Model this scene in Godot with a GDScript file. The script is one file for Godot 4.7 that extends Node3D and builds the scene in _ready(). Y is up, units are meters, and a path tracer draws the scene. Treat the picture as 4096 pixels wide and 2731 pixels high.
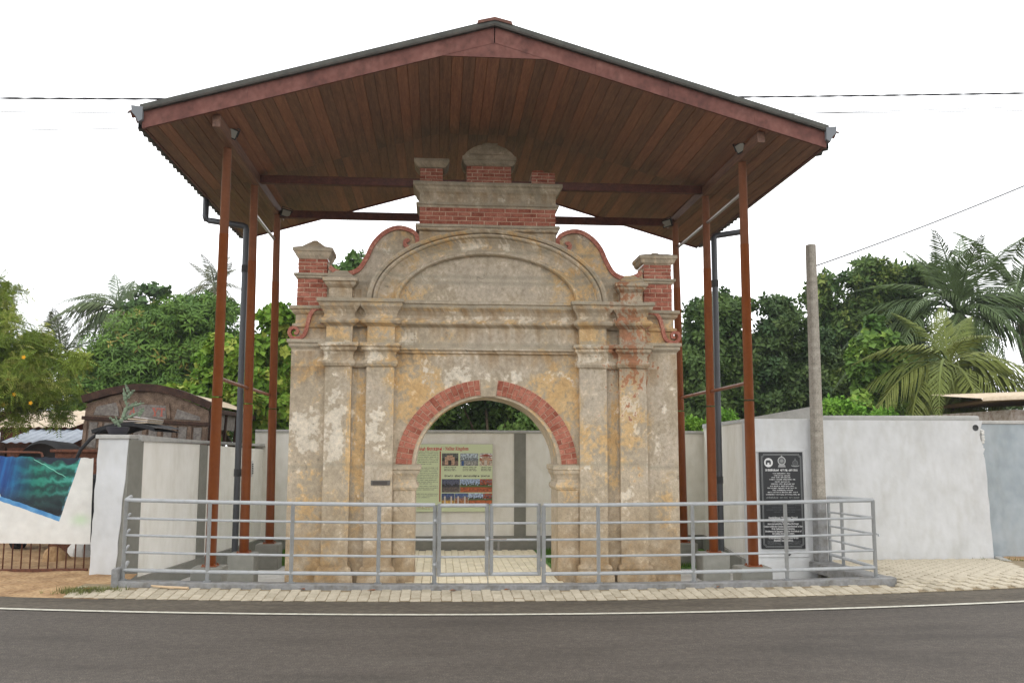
extends Node3D
# A restored masonry gateway under a timber canopy beside a road. Units are metres, y up, the street runs along x, the camera looks towards -z.

var rng := RandomNumberGenerator.new()
var counts := {}
var M := {}
var L := {}
var wobn := FastNoiseLite.new()


class MB:
	var st := SurfaceTool.new()
	var planar := false
	var wob: FastNoiseLite = null
	var amp := 0.0

	func _init(smooth := false):
		st.begin(Mesh.PRIMITIVE_TRIANGLES)
		st.set_smooth_group(0 if smooth else -1)

	func v(p: Vector3):
		var q := p
		if amp > 0.0:
			q += Vector3(wob.get_noise_3d(p.x, p.y, p.z), wob.get_noise_3d(p.x + 31.0, p.y, p.z), wob.get_noise_3d(p.x, p.y + 57.0, p.z)) * amp
		if planar:
			st.set_uv(Vector2((p.x + p.z * 0.7 + 2.8) / 5.6, (6.0 - p.y + p.z * 0.35) / 6.4))
		st.add_vertex(q)

	func vt(p: Vector3, uv: Vector2):
		st.set_uv(uv)
		st.add_vertex(p)

	func tri(a: Vector3, b: Vector3, c: Vector3):
		v(a); v(c); v(b)

	func quad(a: Vector3, b: Vector3, c: Vector3, d: Vector3):
		tri(a, b, c); tri(a, c, d)

	func uvquad(a: Vector3, b: Vector3, c: Vector3, d: Vector3):   # a bottom left, b bottom right, c top right, d top left
		vt(a, Vector2(0, 1)); vt(c, Vector2(1, 0)); vt(b, Vector2(1, 1))
		vt(a, Vector2(0, 1)); vt(d, Vector2(0, 0)); vt(c, Vector2(1, 0))

	func otri(a: Vector3, b: Vector3, c: Vector3, m: Vector3):
		if (b - a).cross(c - a).dot((a + b + c) / 3.0 - m) < 0.0:
			tri(a, c, b)
		else:
			tri(a, b, c)

	func oquad(a: Vector3, b: Vector3, c: Vector3, d: Vector3, m: Vector3):
		if (c - a).cross(d - b).dot((a + b + c + d) / 4.0 - m) < 0.0:
			quad(a, d, c, b)
		else:
			quad(a, b, c, d)

	func box(c: Vector3, s: Vector3, bev := 0.0, bas := Basis()):
		var h := s * 0.5
		if bev <= 0.0:
			var p := []
			for i in 8:
				p.append(c + bas * Vector3(h.x if i & 1 else -h.x, h.y if i & 2 else -h.y, h.z if i & 4 else -h.z))
			for f in [[0, 1, 3, 2], [4, 5, 7, 6], [0, 1, 5, 4], [2, 3, 7, 6], [0, 2, 6, 4], [1, 3, 7, 5]]:
				oquad(p[f[0]], p[f[1]], p[f[2]], p[f[3]], c)
			return
		var px := []; var py := []; var pz := []
		var k := h - Vector3.ONE * bev
		for i in 8:
			var sx := 1.0 if i & 1 else -1.0
			var sy := 1.0 if i & 2 else -1.0
			var sz := 1.0 if i & 4 else -1.0
			px.append(c + bas * Vector3(sx * h.x, sy * k.y, sz * k.z))
			py.append(c + bas * Vector3(sx * k.x, sy * h.y, sz * k.z))
			pz.append(c + bas * Vector3(sx * k.x, sy * k.y, sz * h.z))
			otri(px[i], py[i], pz[i], c)
		for f in [[0, 2, 6, 4], [1, 3, 7, 5]]:
			oquad(px[f[0]], px[f[1]], px[f[2]], px[f[3]], c)
		for f in [[0, 1, 5, 4], [2, 3, 7, 6]]:
			oquad(py[f[0]], py[f[1]], py[f[2]], py[f[3]], c)
		for f in [[0, 1, 3, 2], [4, 5, 7, 6]]:
			oquad(pz[f[0]], pz[f[1]], pz[f[2]], pz[f[3]], c)
		for e in [[0, 4], [1, 5], [2, 6], [3, 7]]:
			oquad(px[e[0]], px[e[1]], py[e[1]], py[e[0]], c)
		for e in [[0, 2], [1, 3], [4, 6], [5, 7]]:
			oquad(px[e[0]], px[e[1]], pz[e[1]], pz[e[0]], c)
		for e in [[0, 1], [2, 3], [4, 5], [6, 7]]:
			oquad(py[e[0]], py[e[1]], pz[e[1]], pz[e[0]], c)

	func span(x0: float, x1: float, y0: float, y1: float, z0: float, z1: float, bev := 0.0):
		box(Vector3(x0 + x1, y0 + y1, z0 + z1) * 0.5, Vector3(x1 - x0, y1 - y0, z1 - z0), bev)

	func hexa(f: Array, z0: float, z1: float, bev: float):   # a block whose four front corners are given, its front edges chamfered
		var m := Vector2.ZERO
		for q in f:
			m += q * 0.25
		var c := Vector3(m.x, m.y, (z0 + z1) * 0.5)
		for i in 4:
			var a: Vector2 = f[i]
			var b: Vector2 = f[(i + 1) % 4]
			var ai := a + (m - a).normalized() * bev * 1.4
			var bi := b + (m - b).normalized() * bev * 1.4
			oquad(Vector3(a.x, a.y, z0), Vector3(b.x, b.y, z0), Vector3(b.x, b.y, z1 - bev), Vector3(a.x, a.y, z1 - bev), c)
			oquad(Vector3(a.x, a.y, z1 - bev), Vector3(b.x, b.y, z1 - bev), Vector3(bi.x, bi.y, z1), Vector3(ai.x, ai.y, z1), c)
		var g := []
		for i in 4:
			var a: Vector2 = f[i]
			var ai := a + (m - a).normalized() * bev * 1.4
			g.append(Vector3(ai.x, ai.y, z1))
		oquad(g[0], g[1], g[2], g[3], c)

	func extrude(poly: PackedVector2Array, z0: float, z1: float):
		var idx := Geometry2D.triangulate_polygon(poly)
		for i in range(0, idx.size(), 3):
			var a := poly[idx[i]]; var b := poly[idx[i + 1]]; var c := poly[idx[i + 2]]
			otri(Vector3(a.x, a.y, z1), Vector3(b.x, b.y, z1), Vector3(c.x, c.y, z1), Vector3(a.x, a.y, z0))
			otri(Vector3(a.x, a.y, z0), Vector3(b.x, b.y, z0), Vector3(c.x, c.y, z0), Vector3(a.x, a.y, z1))
		for i in poly.size():
			var a := poly[i]; var b := poly[(i + 1) % poly.size()]
			quad(Vector3(a.x, a.y, z0), Vector3(b.x, b.y, z0), Vector3(b.x, b.y, z1), Vector3(a.x, a.y, z1))

	func tube(path: Array, r: float, sides := 10, r2 := -1.0, caps := true):
		var rings := []
		var up := Vector3.UP
		for i in path.size():
			var d: Vector3 = (path[min(i + 1, path.size() - 1)] - path[max(i - 1, 0)]).normalized()
			if absf(d.dot(up)) > 0.95:
				up = Vector3.RIGHT if absf(d.x) < 0.9 else Vector3.BACK
			var a := d.cross(up).normalized()
			var b := a.cross(d).normalized()
			var rr: float = r if r2 < 0.0 else lerpf(r, r2, float(i) / (path.size() - 1))
			var ring := []
			for k in sides:
				var t := TAU * k / sides
				ring.append(path[i] + (a * cos(t) + b * sin(t)) * rr)
			rings.append(ring)
		for i in path.size() - 1:
			for k in sides:
				var k2 := (k + 1) % sides
				oquad(rings[i][k], rings[i][k2], rings[i + 1][k2], rings[i + 1][k], (path[i] + path[i + 1]) * 0.5)
		if caps:
			for e in [0, path.size() - 1]:
				for k in sides:
					tri(path[e], rings[e][k], rings[e][(k + 1) % sides])

	func moulding(x0: float, x1: float, zb: float, zback: float, prof: Array, seg := 0.12):   # a profile [projection, height] run along the front of a block and returned on both its sides
		var n := maxi(1, int((x1 - x0) / seg))
		var rows := []
		for q in prof:
			var d: float = q[0]
			var row := [Vector3(x0 - d, q[1], zback)]
			for i in n + 1:
				row.append(Vector3(lerpf(x0 - d, x1 + d, float(i) / n), q[1], zb + d))
			row.append(Vector3(x1 + d, q[1], zback))
			rows.append(row)
		for i in rows.size() - 1:
			for k in rows[i].size() - 1:
				quad(rows[i + 1][k], rows[i + 1][k + 1], rows[i][k + 1], rows[i][k])

	func frustum(x0: float, x1: float, y0: float, z0: float, z1: float, tx0: float, tx1: float, y1: float, tz0: float, tz1: float):
		var a := [Vector3(x0, y0, z1), Vector3(x1, y0, z1), Vector3(x1, y0, z0), Vector3(x0, y0, z0)]
		var b := [Vector3(tx0, y1, tz1), Vector3(tx1, y1, tz1), Vector3(tx1, y1, tz0), Vector3(tx0, y1, tz0)]
		for i in 4:
			quad(a[i], a[(i + 1) % 4], b[(i + 1) % 4], b[i])
		quad(b[0], b[1], b[2], b[3])

	func band(pts: PackedVector2Array, w: float, z0: float, z1: float, w2 := -1.0):
		var l := []; var r := []
		for i in pts.size():
			var d := (pts[mini(i + 1, pts.size() - 1)] - pts[maxi(i - 1, 0)]).normalized()
			var nn := Vector2(-d.y, d.x) * 0.5 * (w if w2 < 0.0 else lerpf(w, w2, float(i) / (pts.size() - 1)))
			l.append(pts[i] + nn); r.append(pts[i] - nn)
		for i in pts.size() - 1:
			var a: Vector2 = l[i]; var b: Vector2 = l[i + 1]; var c: Vector2 = r[i + 1]; var d: Vector2 = r[i]
			quad(Vector3(d.x, d.y, z1), Vector3(c.x, c.y, z1), Vector3(b.x, b.y, z1), Vector3(a.x, a.y, z1))
			quad(Vector3(a.x, a.y, z1), Vector3(b.x, b.y, z1), Vector3(b.x, b.y, z0), Vector3(a.x, a.y, z0))
			quad(Vector3(d.x, d.y, z0), Vector3(c.x, c.y, z0), Vector3(c.x, c.y, z1), Vector3(d.x, d.y, z1))

	func done() -> ArrayMesh:
		st.generate_normals()
		return st.commit()


func mb(smooth := false) -> MB:
	return MB.new(smooth)


func amb(amp := 0.006) -> MB:   # masonry of the gateway: planar coordinates into its plaster texture, edges slightly uneven
	var m := MB.new()
	m.planar = true
	m.wob = wobn
	m.amp = amp
	return m


func numbered(parent: Node, called: String) -> String:
	var key := str(parent.get_instance_id()) + called
	counts[key] = counts.get(key, -1) + 1
	return called if counts[key] == 0 else "%s_%03d" % [called, counts[key]]


func put(o: Node3D, called: String, parent: Node3D) -> void:
	o.name = numbered(parent, called)
	parent.add_child(o, true)


func thing(called: String, label: String, category: String, at := Vector3.ZERO, group := "") -> Node3D:
	var o := Node3D.new()
	put(o, called, self)
	o.position = at
	tag(o, label, category, group)
	return o


func tag(o: Node3D, label: String, category: String, group := "") -> void:
	o.set_meta("label", label)
	o.set_meta("category", category)
	if group:
		o.set_meta("group", group)


func part(parent: Node3D, called: String, mesh: Mesh, mat: Material, kind := "") -> MeshInstance3D:
	var o := MeshInstance3D.new()
	o.mesh = mesh
	o.material_override = mat
	put(o, called, parent)
	if kind:
		o.set_meta("kind", kind)
	return o


func solo(called: String, mesh: Mesh, mat: Material, label: String, category: String, group := "") -> MeshInstance3D:
	var o := part(self, called, mesh, mat)
	tag(o, label, category, group)
	return o


func struct(called: String, mesh: Mesh, mat: Material) -> MeshInstance3D:
	return part(self, called, mesh, mat, "structure")


func many(parent: Node3D, called: String, mesh: Mesh, mat: Material, where: Array, tints: PackedColorArray) -> MultiMeshInstance3D:
	var mm := MultiMesh.new()
	mm.transform_format = MultiMesh.TRANSFORM_3D
	mm.use_colors = true
	mm.mesh = mesh
	mm.instance_count = where.size()
	for i in where.size():
		mm.set_instance_transform(i, where[i])
		mm.set_instance_color(i, tints[i])
	var o := MultiMeshInstance3D.new()
	o.multimesh = mm
	o.material_override = mat
	put(o, called, parent)
	o.set_meta("kind", "stuff")
	return o


func smooth_line(pts: Array, n := 8) -> PackedVector2Array:
	var out := PackedVector2Array()
	for i in pts.size() - 1:
		var a: Vector2 = pts[maxi(i - 1, 0)]
		var b: Vector2 = pts[i]
		var c: Vector2 = pts[i + 1]
		var d: Vector2 = pts[mini(i + 2, pts.size() - 1)]
		for k in n:
			out.append(b.cubic_interpolate(c, a, d, float(k) / n))
	out.append(pts[pts.size() - 1])
	return out


func noise(freq: float, sd: int, octaves := 4) -> FastNoiseLite:
	var n := FastNoiseLite.new()
	n.seed = sd
	n.noise_type = FastNoiseLite.TYPE_SIMPLEX_SMOOTH
	n.frequency = freq
	n.fractal_octaves = octaves
	return n


func mottle(size: int, a: Color, b: Color, c: Color, f1: float, f2: float, sd: int, share := 0.5) -> ImageTexture:   # two scales of noise through three colours
	var n1 := noise(f1, sd).get_seamless_image(size, size).get_data()
	var n2 := noise(f2, sd + 7).get_seamless_image(size, size).get_data()
	var out := PackedByteArray()
	out.resize(size * size * 3)
	for i in size * size:
		var t := (n1[i] * (1.0 - share) + n2[i] * share) / 255.0
		t = clampf((t - 0.5) * 1.5 + 0.5, 0.0, 1.0)
		var k := a.lerp(b, t * 2.0) if t < 0.5 else b.lerp(c, t * 2.0 - 1.0)
		out[i * 3] = k.r8; out[i * 3 + 1] = k.g8; out[i * 3 + 2] = k.b8
	return ImageTexture.create_from_image(Image.create_from_data(size, size, false, Image.FORMAT_RGB8, out))


func bumps(size: int, f: float, sd: int) -> ImageTexture:
	return ImageTexture.create_from_image(noise(f, sd, 5).get_seamless_image(size, size))


func c8(r: int, g: int, b: int) -> Color:
	return Color8(r, g, b)


func surf(key: String, tex: Texture2D, scale: float, rough: float, bump: Texture2D = null, depth := 0.0, metal := 0.0) -> StandardMaterial3D:
	var m := StandardMaterial3D.new()
	m.resource_name = key
	m.albedo_texture = tex
	m.uv1_triplanar = true
	m.uv1_world_triplanar = true
	m.uv1_scale = Vector3.ONE * scale
	m.roughness = rough
	m.metallic = metal
	if bump:
		m.heightmap_enabled = true
		m.heightmap_texture = bump
		m.heightmap_scale = depth
	M[key] = m
	return m


func plain(key: String, c: Color, rough: float, metal := 0.0) -> StandardMaterial3D:
	var m := StandardMaterial3D.new()
	m.resource_name = key
	m.albedo_color = c
	m.roughness = rough
	m.metallic = metal
	M[key] = m
	return m


func pictured(key: String, img: Image, rough := 0.6) -> StandardMaterial3D:
	var m := StandardMaterial3D.new()
	m.resource_name = key
	m.albedo_texture = ImageTexture.create_from_image(img)
	m.roughness = rough
	m.texture_repeat = false
	M[key] = m
	return m


func leafy(key: String, back: Color, rough := 0.45) -> StandardMaterial3D:
	var m := StandardMaterial3D.new()
	m.resource_name = key
	m.vertex_color_use_as_albedo = true
	m.roughness = rough + 0.15
	m.metallic_specular = 0.35
	m.backlight_enabled = true
	m.backlight = back
	m.cull_mode = BaseMaterial3D.CULL_DISABLED
	M[key] = m
	return m


# ---------------------------------------------------------------- materials
func materials() -> void:
	var fine := bumps(256, 0.06, 5)
	surf("white_paint", mottle(256, c8(196, 197, 197), c8(203, 204, 204), c8(208, 209, 210), 0.012, 0.05, 11, 0.3), 0.45, 0.75, fine, 0.25)
	surf("cream_paint", mottle(256, c8(236, 232, 223), c8(242, 239, 231), c8(246, 243, 237), 0.012, 0.05, 12, 0.3), 0.45, 0.75, fine, 0.25)
	surf("fresh_paint", mottle(256, c8(234, 231, 222), c8(240, 237, 229), c8(244, 242, 235), 0.012, 0.05, 10, 0.3), 0.45, 0.75, fine, 0.25)
	surf("grey_paint", mottle(256, c8(122, 121, 112), c8(130, 129, 120), c8(139, 138, 129), 0.012, 0.06, 13, 0.4), 0.7, 0.7, fine, 0.15)
	surf("coping_grey", mottle(256, c8(158, 157, 152), c8(174, 173, 168), c8(186, 185, 180), 0.02, 0.08, 14, 0.4), 0.9, 0.8, fine, 0.2)
	surf("kerb_paint", mottle(256, c8(120, 121, 122), c8(136, 137, 138), c8(150, 151, 151), 0.02, 0.09, 15, 0.4), 1.1, 0.7, fine, 0.3)
	surf("rail_paint", mottle(128, c8(150, 150, 147), c8(169, 172, 173), c8(178, 180, 181), 0.03, 0.1, 16, 0.4), 1.7, 0.45)
	surf("bluegrey_paint", mottle(256, c8(148, 158, 164), c8(160, 169, 174), c8(170, 177, 181), 0.012, 0.05, 17, 0.4), 0.35, 0.8, fine, 0.25)
	surf("concrete", mottle(256, c8(186, 184, 178), c8(202, 200, 194), c8(214, 212, 206), 0.02, 0.1, 18, 0.5), 0.8, 0.9, fine, 0.3)
	surf("pole_concrete", mottle(256, c8(118, 112, 102), c8(150, 143, 131), c8(172, 165, 152), 0.03, 0.12, 19, 0.5), 1.1, 0.9, fine, 0.4)
	surf("asphalt", mottle(512, c8(46, 41, 36), c8(75, 68, 60), c8(121, 112, 101), 0.045, 0.3, 20, 0.78), 0.5, 0.85, bumps(512, 0.3, 23), 0.4)
	surf("shoulder", mottle(512, c8(66, 60, 52), c8(90, 83, 71), c8(116, 107, 94), 0.02, 0.3, 21, 0.6), 0.9, 0.9, bumps(512, 0.3, 24), 0.4)
	surf("road_line", mottle(256, c8(150, 146, 130), c8(200, 197, 182), c8(216, 214, 200), 0.03, 0.2, 22, 0.6), 1.3, 0.7)
	surf("soil", mottle(512, c8(122, 92, 60), c8(160, 128, 90), c8(190, 160, 120), 0.012, 0.12, 25, 0.45), 0.35, 0.95, bumps(256, 0.12, 26), 2.0)
	surf("land", mottle(512, c8(66, 70, 36), c8(96, 92, 54), c8(126, 108, 72), 0.012, 0.1, 27, 0.5), 0.1, 0.95)
	surf("lawn", mottle(256, c8(58, 96, 22), c8(78, 118, 32), c8(98, 138, 44), 0.03, 0.2, 28, 0.5), 0.8, 0.9)
	for i in 4:
		var d := [0, 9, -9, 4][i] as int
		surf("paver%d" % i, mottle(128, c8(160 + d, 150 + d, 130 + d), c8(178 + d, 168 + d, 147 + d), c8(192 + d, 183 + d, 163 + d), 0.03, 0.2, 30 + i, 0.5), 2.3, 0.9, fine, 0.25)
	for i in 3:
		var d := [0, 7, -7][i] as int
		surf("path_paver%d" % i, mottle(128, c8(212 + d, 200 + d, 170 + d), c8(228 + d, 217 + d, 188 + d), c8(238 + d, 229 + d, 204 + d), 0.03, 0.2, 80 + i, 0.5), 2.3, 0.9, fine, 0.25)
	surf("joint_sand", mottle(128, c8(112, 98, 74), c8(136, 121, 94), c8(158, 142, 112), 0.05, 0.2, 36, 0.5), 2.0, 0.95)
	for i in 4:
		var d := [0, 13, -13, 6][i] as int
		surf("brick%d" % i, mottle(128, c8(132 + d, 72 + d, 54 + d), c8(160 + d, 94 + d, 73 + d), c8(178 + d, 120 + d, 98 + d), 0.03, 0.15, 40 + i, 0.5), 2.1, 0.85, fine, 0.3)
	surf("mortar", mottle(128, c8(170, 138, 116), c8(196, 164, 140), c8(210, 182, 158), 0.04, 0.2, 46, 0.5), 1.9, 0.95)
	surf("scroll_paint", mottle(256, c8(136, 74, 60), c8(164, 102, 84), c8(192, 146, 122), 0.02, 0.08, 47, 0.55), 1.2, 0.9, fine, 0.4)
	for i in 5:
		var d := [0, 10, -10, 18, -4][i] as int
		var m := surf("board%d" % i, mottle(256, c8(98 + d, 66 + d / 2, 50 + d / 3), c8(122 + d, 84 + d / 2, 64 + d / 3), c8(146 + d, 104 + d / 2, 80 + d / 3), 0.02, 0.08, 50 + i, 0.5), 1.0, 0.55)
		m.uv1_scale = Vector3(3.2, 3.2, 0.22)
		m.uv1_offset = Vector3(0.17 * i, 0.31 * i, 0.23 * i)
	surf("beam_wood", mottle(256, c8(70, 38, 30), c8(92, 50, 38), c8(112, 64, 48), 0.02, 0.1, 57, 0.5), 1.0, 0.6)
	surf("fascia_paint", mottle(256, c8(96, 53, 43), c8(116, 69, 58), c8(132, 87, 76), 0.014, 0.06, 58, 0.4), 0.5, 0.7, fine, 0.15)
	surf("flashing", mottle(128, c8(56, 56, 50), c8(68, 68, 61), c8(80, 80, 72), 0.03, 0.1, 59, 0.4), 1.0, 0.6)
	surf("roof_sheet", mottle(256, c8(92, 58, 46), c8(110, 70, 56), c8(126, 84, 68), 0.02, 0.1, 60, 0.5), 0.8, 0.7)
	surf("post_paint", mottle(256, c8(114, 56, 18), c8(132, 68, 24), c8(146, 81, 34), 0.012, 0.09, 61, 0.4), 0.8, 0.4)
	surf("post_upper", mottle(256, c8(112, 66, 42), c8(130, 80, 54), c8(146, 96, 68), 0.012, 0.09, 62, 0.4), 0.8, 0.4)
	surf("house_soffit", mottle(128, c8(140, 112, 82), c8(166, 138, 104), c8(184, 158, 124), 0.03, 0.1, 73, 0.5), 0.8, 0.9)
	plain("gutter_grey", c8(112, 116, 120), 0.45)
	plain("pipe_dark", c8(60, 62, 65), 0.4)
	plain("steel_pale", c8(168, 160, 154), 0.35, 0.3)
	plain("black_plastic", c8(28, 28, 30), 0.5)
	plain("lamp_glass", c8(150, 149, 140), 0.25)
	plain("plinth_grey", c8(128, 127, 118), 0.8)
	plain("black_stone", c8(20, 21, 23), 0.25)
	plain("letter_white", c8(206, 206, 204), 0.6)
	plain("letter_grey", c8(96, 98, 98), 0.6)
	plain("letter_red", c8(196, 44, 62), 0.6)
	plain("letter_brown", c8(70, 58, 48), 0.7)
	plain("cable_black", c8(40, 40, 42), 0.6)
	plain("cable_grey", c8(150, 152, 154), 0.6)
	surf("rust", mottle(128, c8(64, 36, 24), c8(92, 54, 36), c8(122, 76, 52), 0.05, 0.2, 63, 0.5), 2.0, 0.85)
	surf("bark", mottle(256, c8(70, 58, 46), c8(98, 84, 68), c8(126, 112, 94), 0.03, 0.12, 64, 0.5), 0.9, 0.95, fine, 1.5)
	surf("palm_bark", mottle(128, c8(86, 76, 64), c8(112, 102, 88), c8(136, 126, 112), 0.05, 0.2, 65, 0.5), 0.8, 0.95)
	surf("lorry_wood", mottle(256, c8(84, 68, 56), c8(118, 98, 82), c8(146, 124, 106), 0.02, 0.12, 66, 0.5), 1.2, 0.9, fine, 0.4)
	surf("lorry_panel", mottle(256, c8(96, 89, 83), c8(124, 117, 110), c8(146, 140, 132), 0.03, 0.1, 67, 0.5), 1.0, 0.8)
	surf("dark_wood", mottle(128, c8(42, 28, 22), c8(62, 42, 32), c8(86, 60, 46), 0.04, 0.2, 68, 0.5), 1.3, 0.9)
	surf("tan_sheet", mottle(256, c8(178, 156, 128), c8(206, 188, 162), c8(220, 206, 184), 0.02, 0.1, 69, 0.5), 0.7, 0.7)
	surf("blue_sheet", mottle(128, c8(120, 130, 144), c8(146, 156, 168), c8(166, 174, 184), 0.03, 0.1, 70, 0.5), 0.7, 0.5)
	surf("canvas_black", mottle(128, c8(20, 20, 22), c8(28, 28, 30), c8(38, 38, 40), 0.05, 0.2, 71, 0.5), 1.5, 0.8)
	surf("house_wall", mottle(256, c8(150, 128, 112), c8(184, 170, 158), c8(204, 196, 188), 0.03, 0.1, 72, 0.4), 0.8, 0.9)
	leafy("leaf", Color(0.10, 0.14, 0.03))
	leafy("leaf_soft", Color(0.16, 0.2, 0.04), 0.55)
	leafy("frond", Color(0.08, 0.1, 0.03), 0.4)
	leafy("blade", Color(0.1, 0.14, 0.03), 0.6)
	plain("dry_leaf", c8(150, 92, 48), 0.8)
	plain("flower", c8(240, 176, 20), 0.6)
	plain("cactus", c8(112, 128, 104), 0.7)
	plain("bowl", c8(52, 50, 58), 0.6)
	plain("twig", c8(196, 172, 140), 0.9)
	plain("hole", c8(60, 62, 62), 0.95)
	plain("tyre", c8(30, 30, 31), 0.9)
	# slow unevenness laid over the fine grain: traffic wear and dust on the road, rain runs and damp on the walls
	worn("asphalt", Vector3(0.045, 0.045, 0.16), c8(196, 194, 190), c8(236, 234, 232), c8(255, 255, 255), 90)
	worn("shoulder", Vector3(0.08, 0.08, 0.3), c8(200, 194, 184), c8(236, 232, 226), c8(255, 254, 250), 91)
	for key in ["white_paint", "fresh_paint", "cream_paint", "bluegrey_paint"]:
		worn(key, Vector3(0.4, 0.16, 0.4), c8(238, 237, 233), c8(249, 249, 248), c8(255, 255, 255), 92)
	worn("kerb_paint", Vector3(0.8, 0.8, 0.8), c8(206, 200, 188), c8(240, 238, 234), c8(255, 255, 255), 93)
	worn("fascia_paint", Vector3(0.7, 0.5, 0.7), c8(190, 176, 168), c8(236, 230, 228), c8(255, 255, 255), 94)
	gate_plaster()


func worn(key: String, scale: Vector3, a: Color, b: Color, c: Color, sd: int) -> void:
	var m: StandardMaterial3D = M[key]
	m.detail_enabled = true
	m.detail_albedo = mottle(256, a, b, c, 0.022, 0.07, sd, 0.45)
	m.detail_blend_mode = BaseMaterial3D.BLEND_MODE_MUL
	m.detail_uv_layer = BaseMaterial3D.DETAIL_UV_2
	m.uv2_triplanar = true
	m.uv2_world_triplanar = true
	m.uv2_scale = scale


# The gateway's old lime plaster: layers of grey render, ochre and lime wash flaked in patches, seen as one sheet 5.6 m wide and 6.4 m high.
func gate_plaster() -> void:
	var S := 1152
	var big := noise(0.006, 101, 3).get_image(S, S).get_data()
	var mid := noise(0.016, 102, 5).get_image(S, S).get_data()
	var flake := noise(0.03, 103, 5).get_image(S, S).get_data()
	var flake2 := noise(0.016, 104, 6).get_image(S, S).get_data()
	var grain := noise(0.25, 105, 2).get_image(S, S).get_data()
	var crumb := noise(0.075, 106, 4).get_image(S, S).get_data()
	var cell := FastNoiseLite.new()
	cell.seed = 9
	cell.noise_type = FastNoiseLite.TYPE_CELLULAR
	cell.frequency = 0.02
	cell.domain_warp_enabled = true
	cell.domain_warp_amplitude = 30.0
	var cel := cell.get_image(S, S).get_data()
	# [x, y, radius x, radius y, how much]
	var ochre := [[-0.95, 2.45, 0.4, 0.5, 1.0], [-1.68, 1.7, 0.1, 1.1, 1.15], [-2.4, 1.2, 0.25, 0.3, 0.6], [-2.3, 2.65, 0.35, 0.25, 0.6], [-2.15, 0.12, 0.35, 0.28, 0.8], [-1.9, 3.1, 0.3, 0.16, 0.7], [-1.4, 3.1, 0.4, 0.2, 0.9], [-0.5, 3.12, 0.3, 0.1, 0.4],
		[0.95, 2.35, 0.42, 0.55, 1.0], [1.42, 1.75, 0.25, 0.5, 0.7], [1.4, 3.12, 0.3, 0.15, 1.1], [1.1, 3.85, 0.45, 0.3, 0.9], [-1.2, 3.85, 0.35, 0.4, 0.8], [1.5, 4.2, 0.5, 0.4, 0.75], [-0.6, 4.4, 0.6, 0.14, 0.7], [0.6, 4.4, 0.5, 0.14, 0.6], [1.95, 2.1, 0.25, 0.7, 0.9],
		[2.35, 1.3, 0.2, 0.3, 0.5], [2.3, 3.2, 0.3, 0.2, 0.9], [-2.35, 3.3, 0.3, 0.2, 0.7], [-1.3, 4.45, 0.2, 0.2, 0.6], [-1.15, 4.3, 0.2, 0.2, 0.5], [0.0, 3.31, 1.9, 0.035, 0.85], [0.0, 3.47, 1.9, 0.03, 0.7], [0.0, 2.9, 1.6, 0.03, 0.8], [1.69, 1.7, 0.08, 1.0, 0.9], [-2.3, 0.85, 0.3, 0.3, 0.6], [2.4, 0.9, 0.2, 0.3, 0.6], [1.6, 0.05, 0.6, 0.2, 0.4], [-1.2, 1.2, 0.2, 0.2, 0.6], [1.2, 1.2, 0.25, 0.2, 0.6], [2.0, 3.9, 0.25, 0.15, 0.9]]
	var lime := [[-2.4, 1.85, 0.25, 0.42, 1.0], [-1.92, 1.85, 0.2, 0.55, 1.0], [-1.4, 1.85, 0.16, 0.35, 0.8], [-0.4, 2.62, 0.4, 0.14, 0.9], [0.3, 2.6, 0.25, 0.12, 0.7], [1.95, 2.2, 0.2, 0.6, 0.8], [1.95, 1.0, 0.18, 0.22, 0.6], [-1.9, 2.9, 0.3, 0.2, 0.6], [-1.4, 2.85, 0.3, 0.2, 0.6], [1.4, 2.8, 0.3, 0.15, 0.9],
		[-1.05, 3.12, 0.12, 0.14, 0.9], [0.0, 3.36, 2.2, 0.08, 0.7], [1.95, 3.2, 0.2, 0.4, 0.7], [-0.8, 2.75, 0.35, 0.2, 0.6], [0.9, 2.7, 0.3, 0.2, 0.5], [0.0, 4.35, 0.9, 0.08, 0.6], [0.0, 5.02, 1.0, 0.07, 0.6], [-1.4, 4.4, 0.3, 0.25, 0.5], [1.35, 4.45, 0.3, 0.2, 0.5], [2.35, 2.2, 0.2, 0.7, 0.3], [1.4, 1.6, 0.15, 0.4, 0.4]]
	var grey := [[0.05, 2.75, 0.75, 0.25, 1.0], [0.0, 3.85, 1.0, 0.36, 1.0], [-1.4, 4.05, 0.4, 0.4, 0.9], [1.42, 2.35, 0.22, 0.4, 0.9], [-1.4, 0.9, 0.3, 0.8, 0.8], [1.42, 0.8, 0.3, 0.6, 0.7], [2.35, 1.9, 0.3, 1.1, 0.7], [0.4, 3.1, 0.9, 0.14, 0.8], [-1.9, 0.8, 0.3, 0.6, 0.5], [-1.9, 2.5, 0.2, 0.25, 0.8], [-1.4, 2.35, 0.2, 0.35, 0.8]]
	var clay := [[1.95, 3.0, 0.3, 0.75, 1.0], [1.98, 2.3, 0.2, 0.4, 0.55], [1.95, 3.75, 0.25, 0.2, 0.9], [2.05, 1.5, 0.1, 0.4, 0.4], [1.8, 2.7, 0.08, 0.2, 0.6], [2.3, 3.3, 0.2, 0.2, 0.3]]
	var fields := []
	var G := 144
	for zones in [ochre, lime, grey, clay]:
		var f := PackedFloat32Array()
		f.resize(G * G)
		for j in G:
			for i in G:
				var x := -2.8 + 5.6 * i / G
				var y := 6.0 - 6.4 * j / G
				var t := 0.0
				for q in zones:
					var d2: float = ((x - q[0]) / q[2]) ** 2 + ((y - q[1]) / q[3]) ** 2
					if d2 < 6.0:
						t = maxf(t, q[4] * exp(-d2 * 0.8))
				f[j * G + i] = t
		fields.append(f)
	var out := PackedByteArray(); out.resize(S * S * 3)
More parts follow.
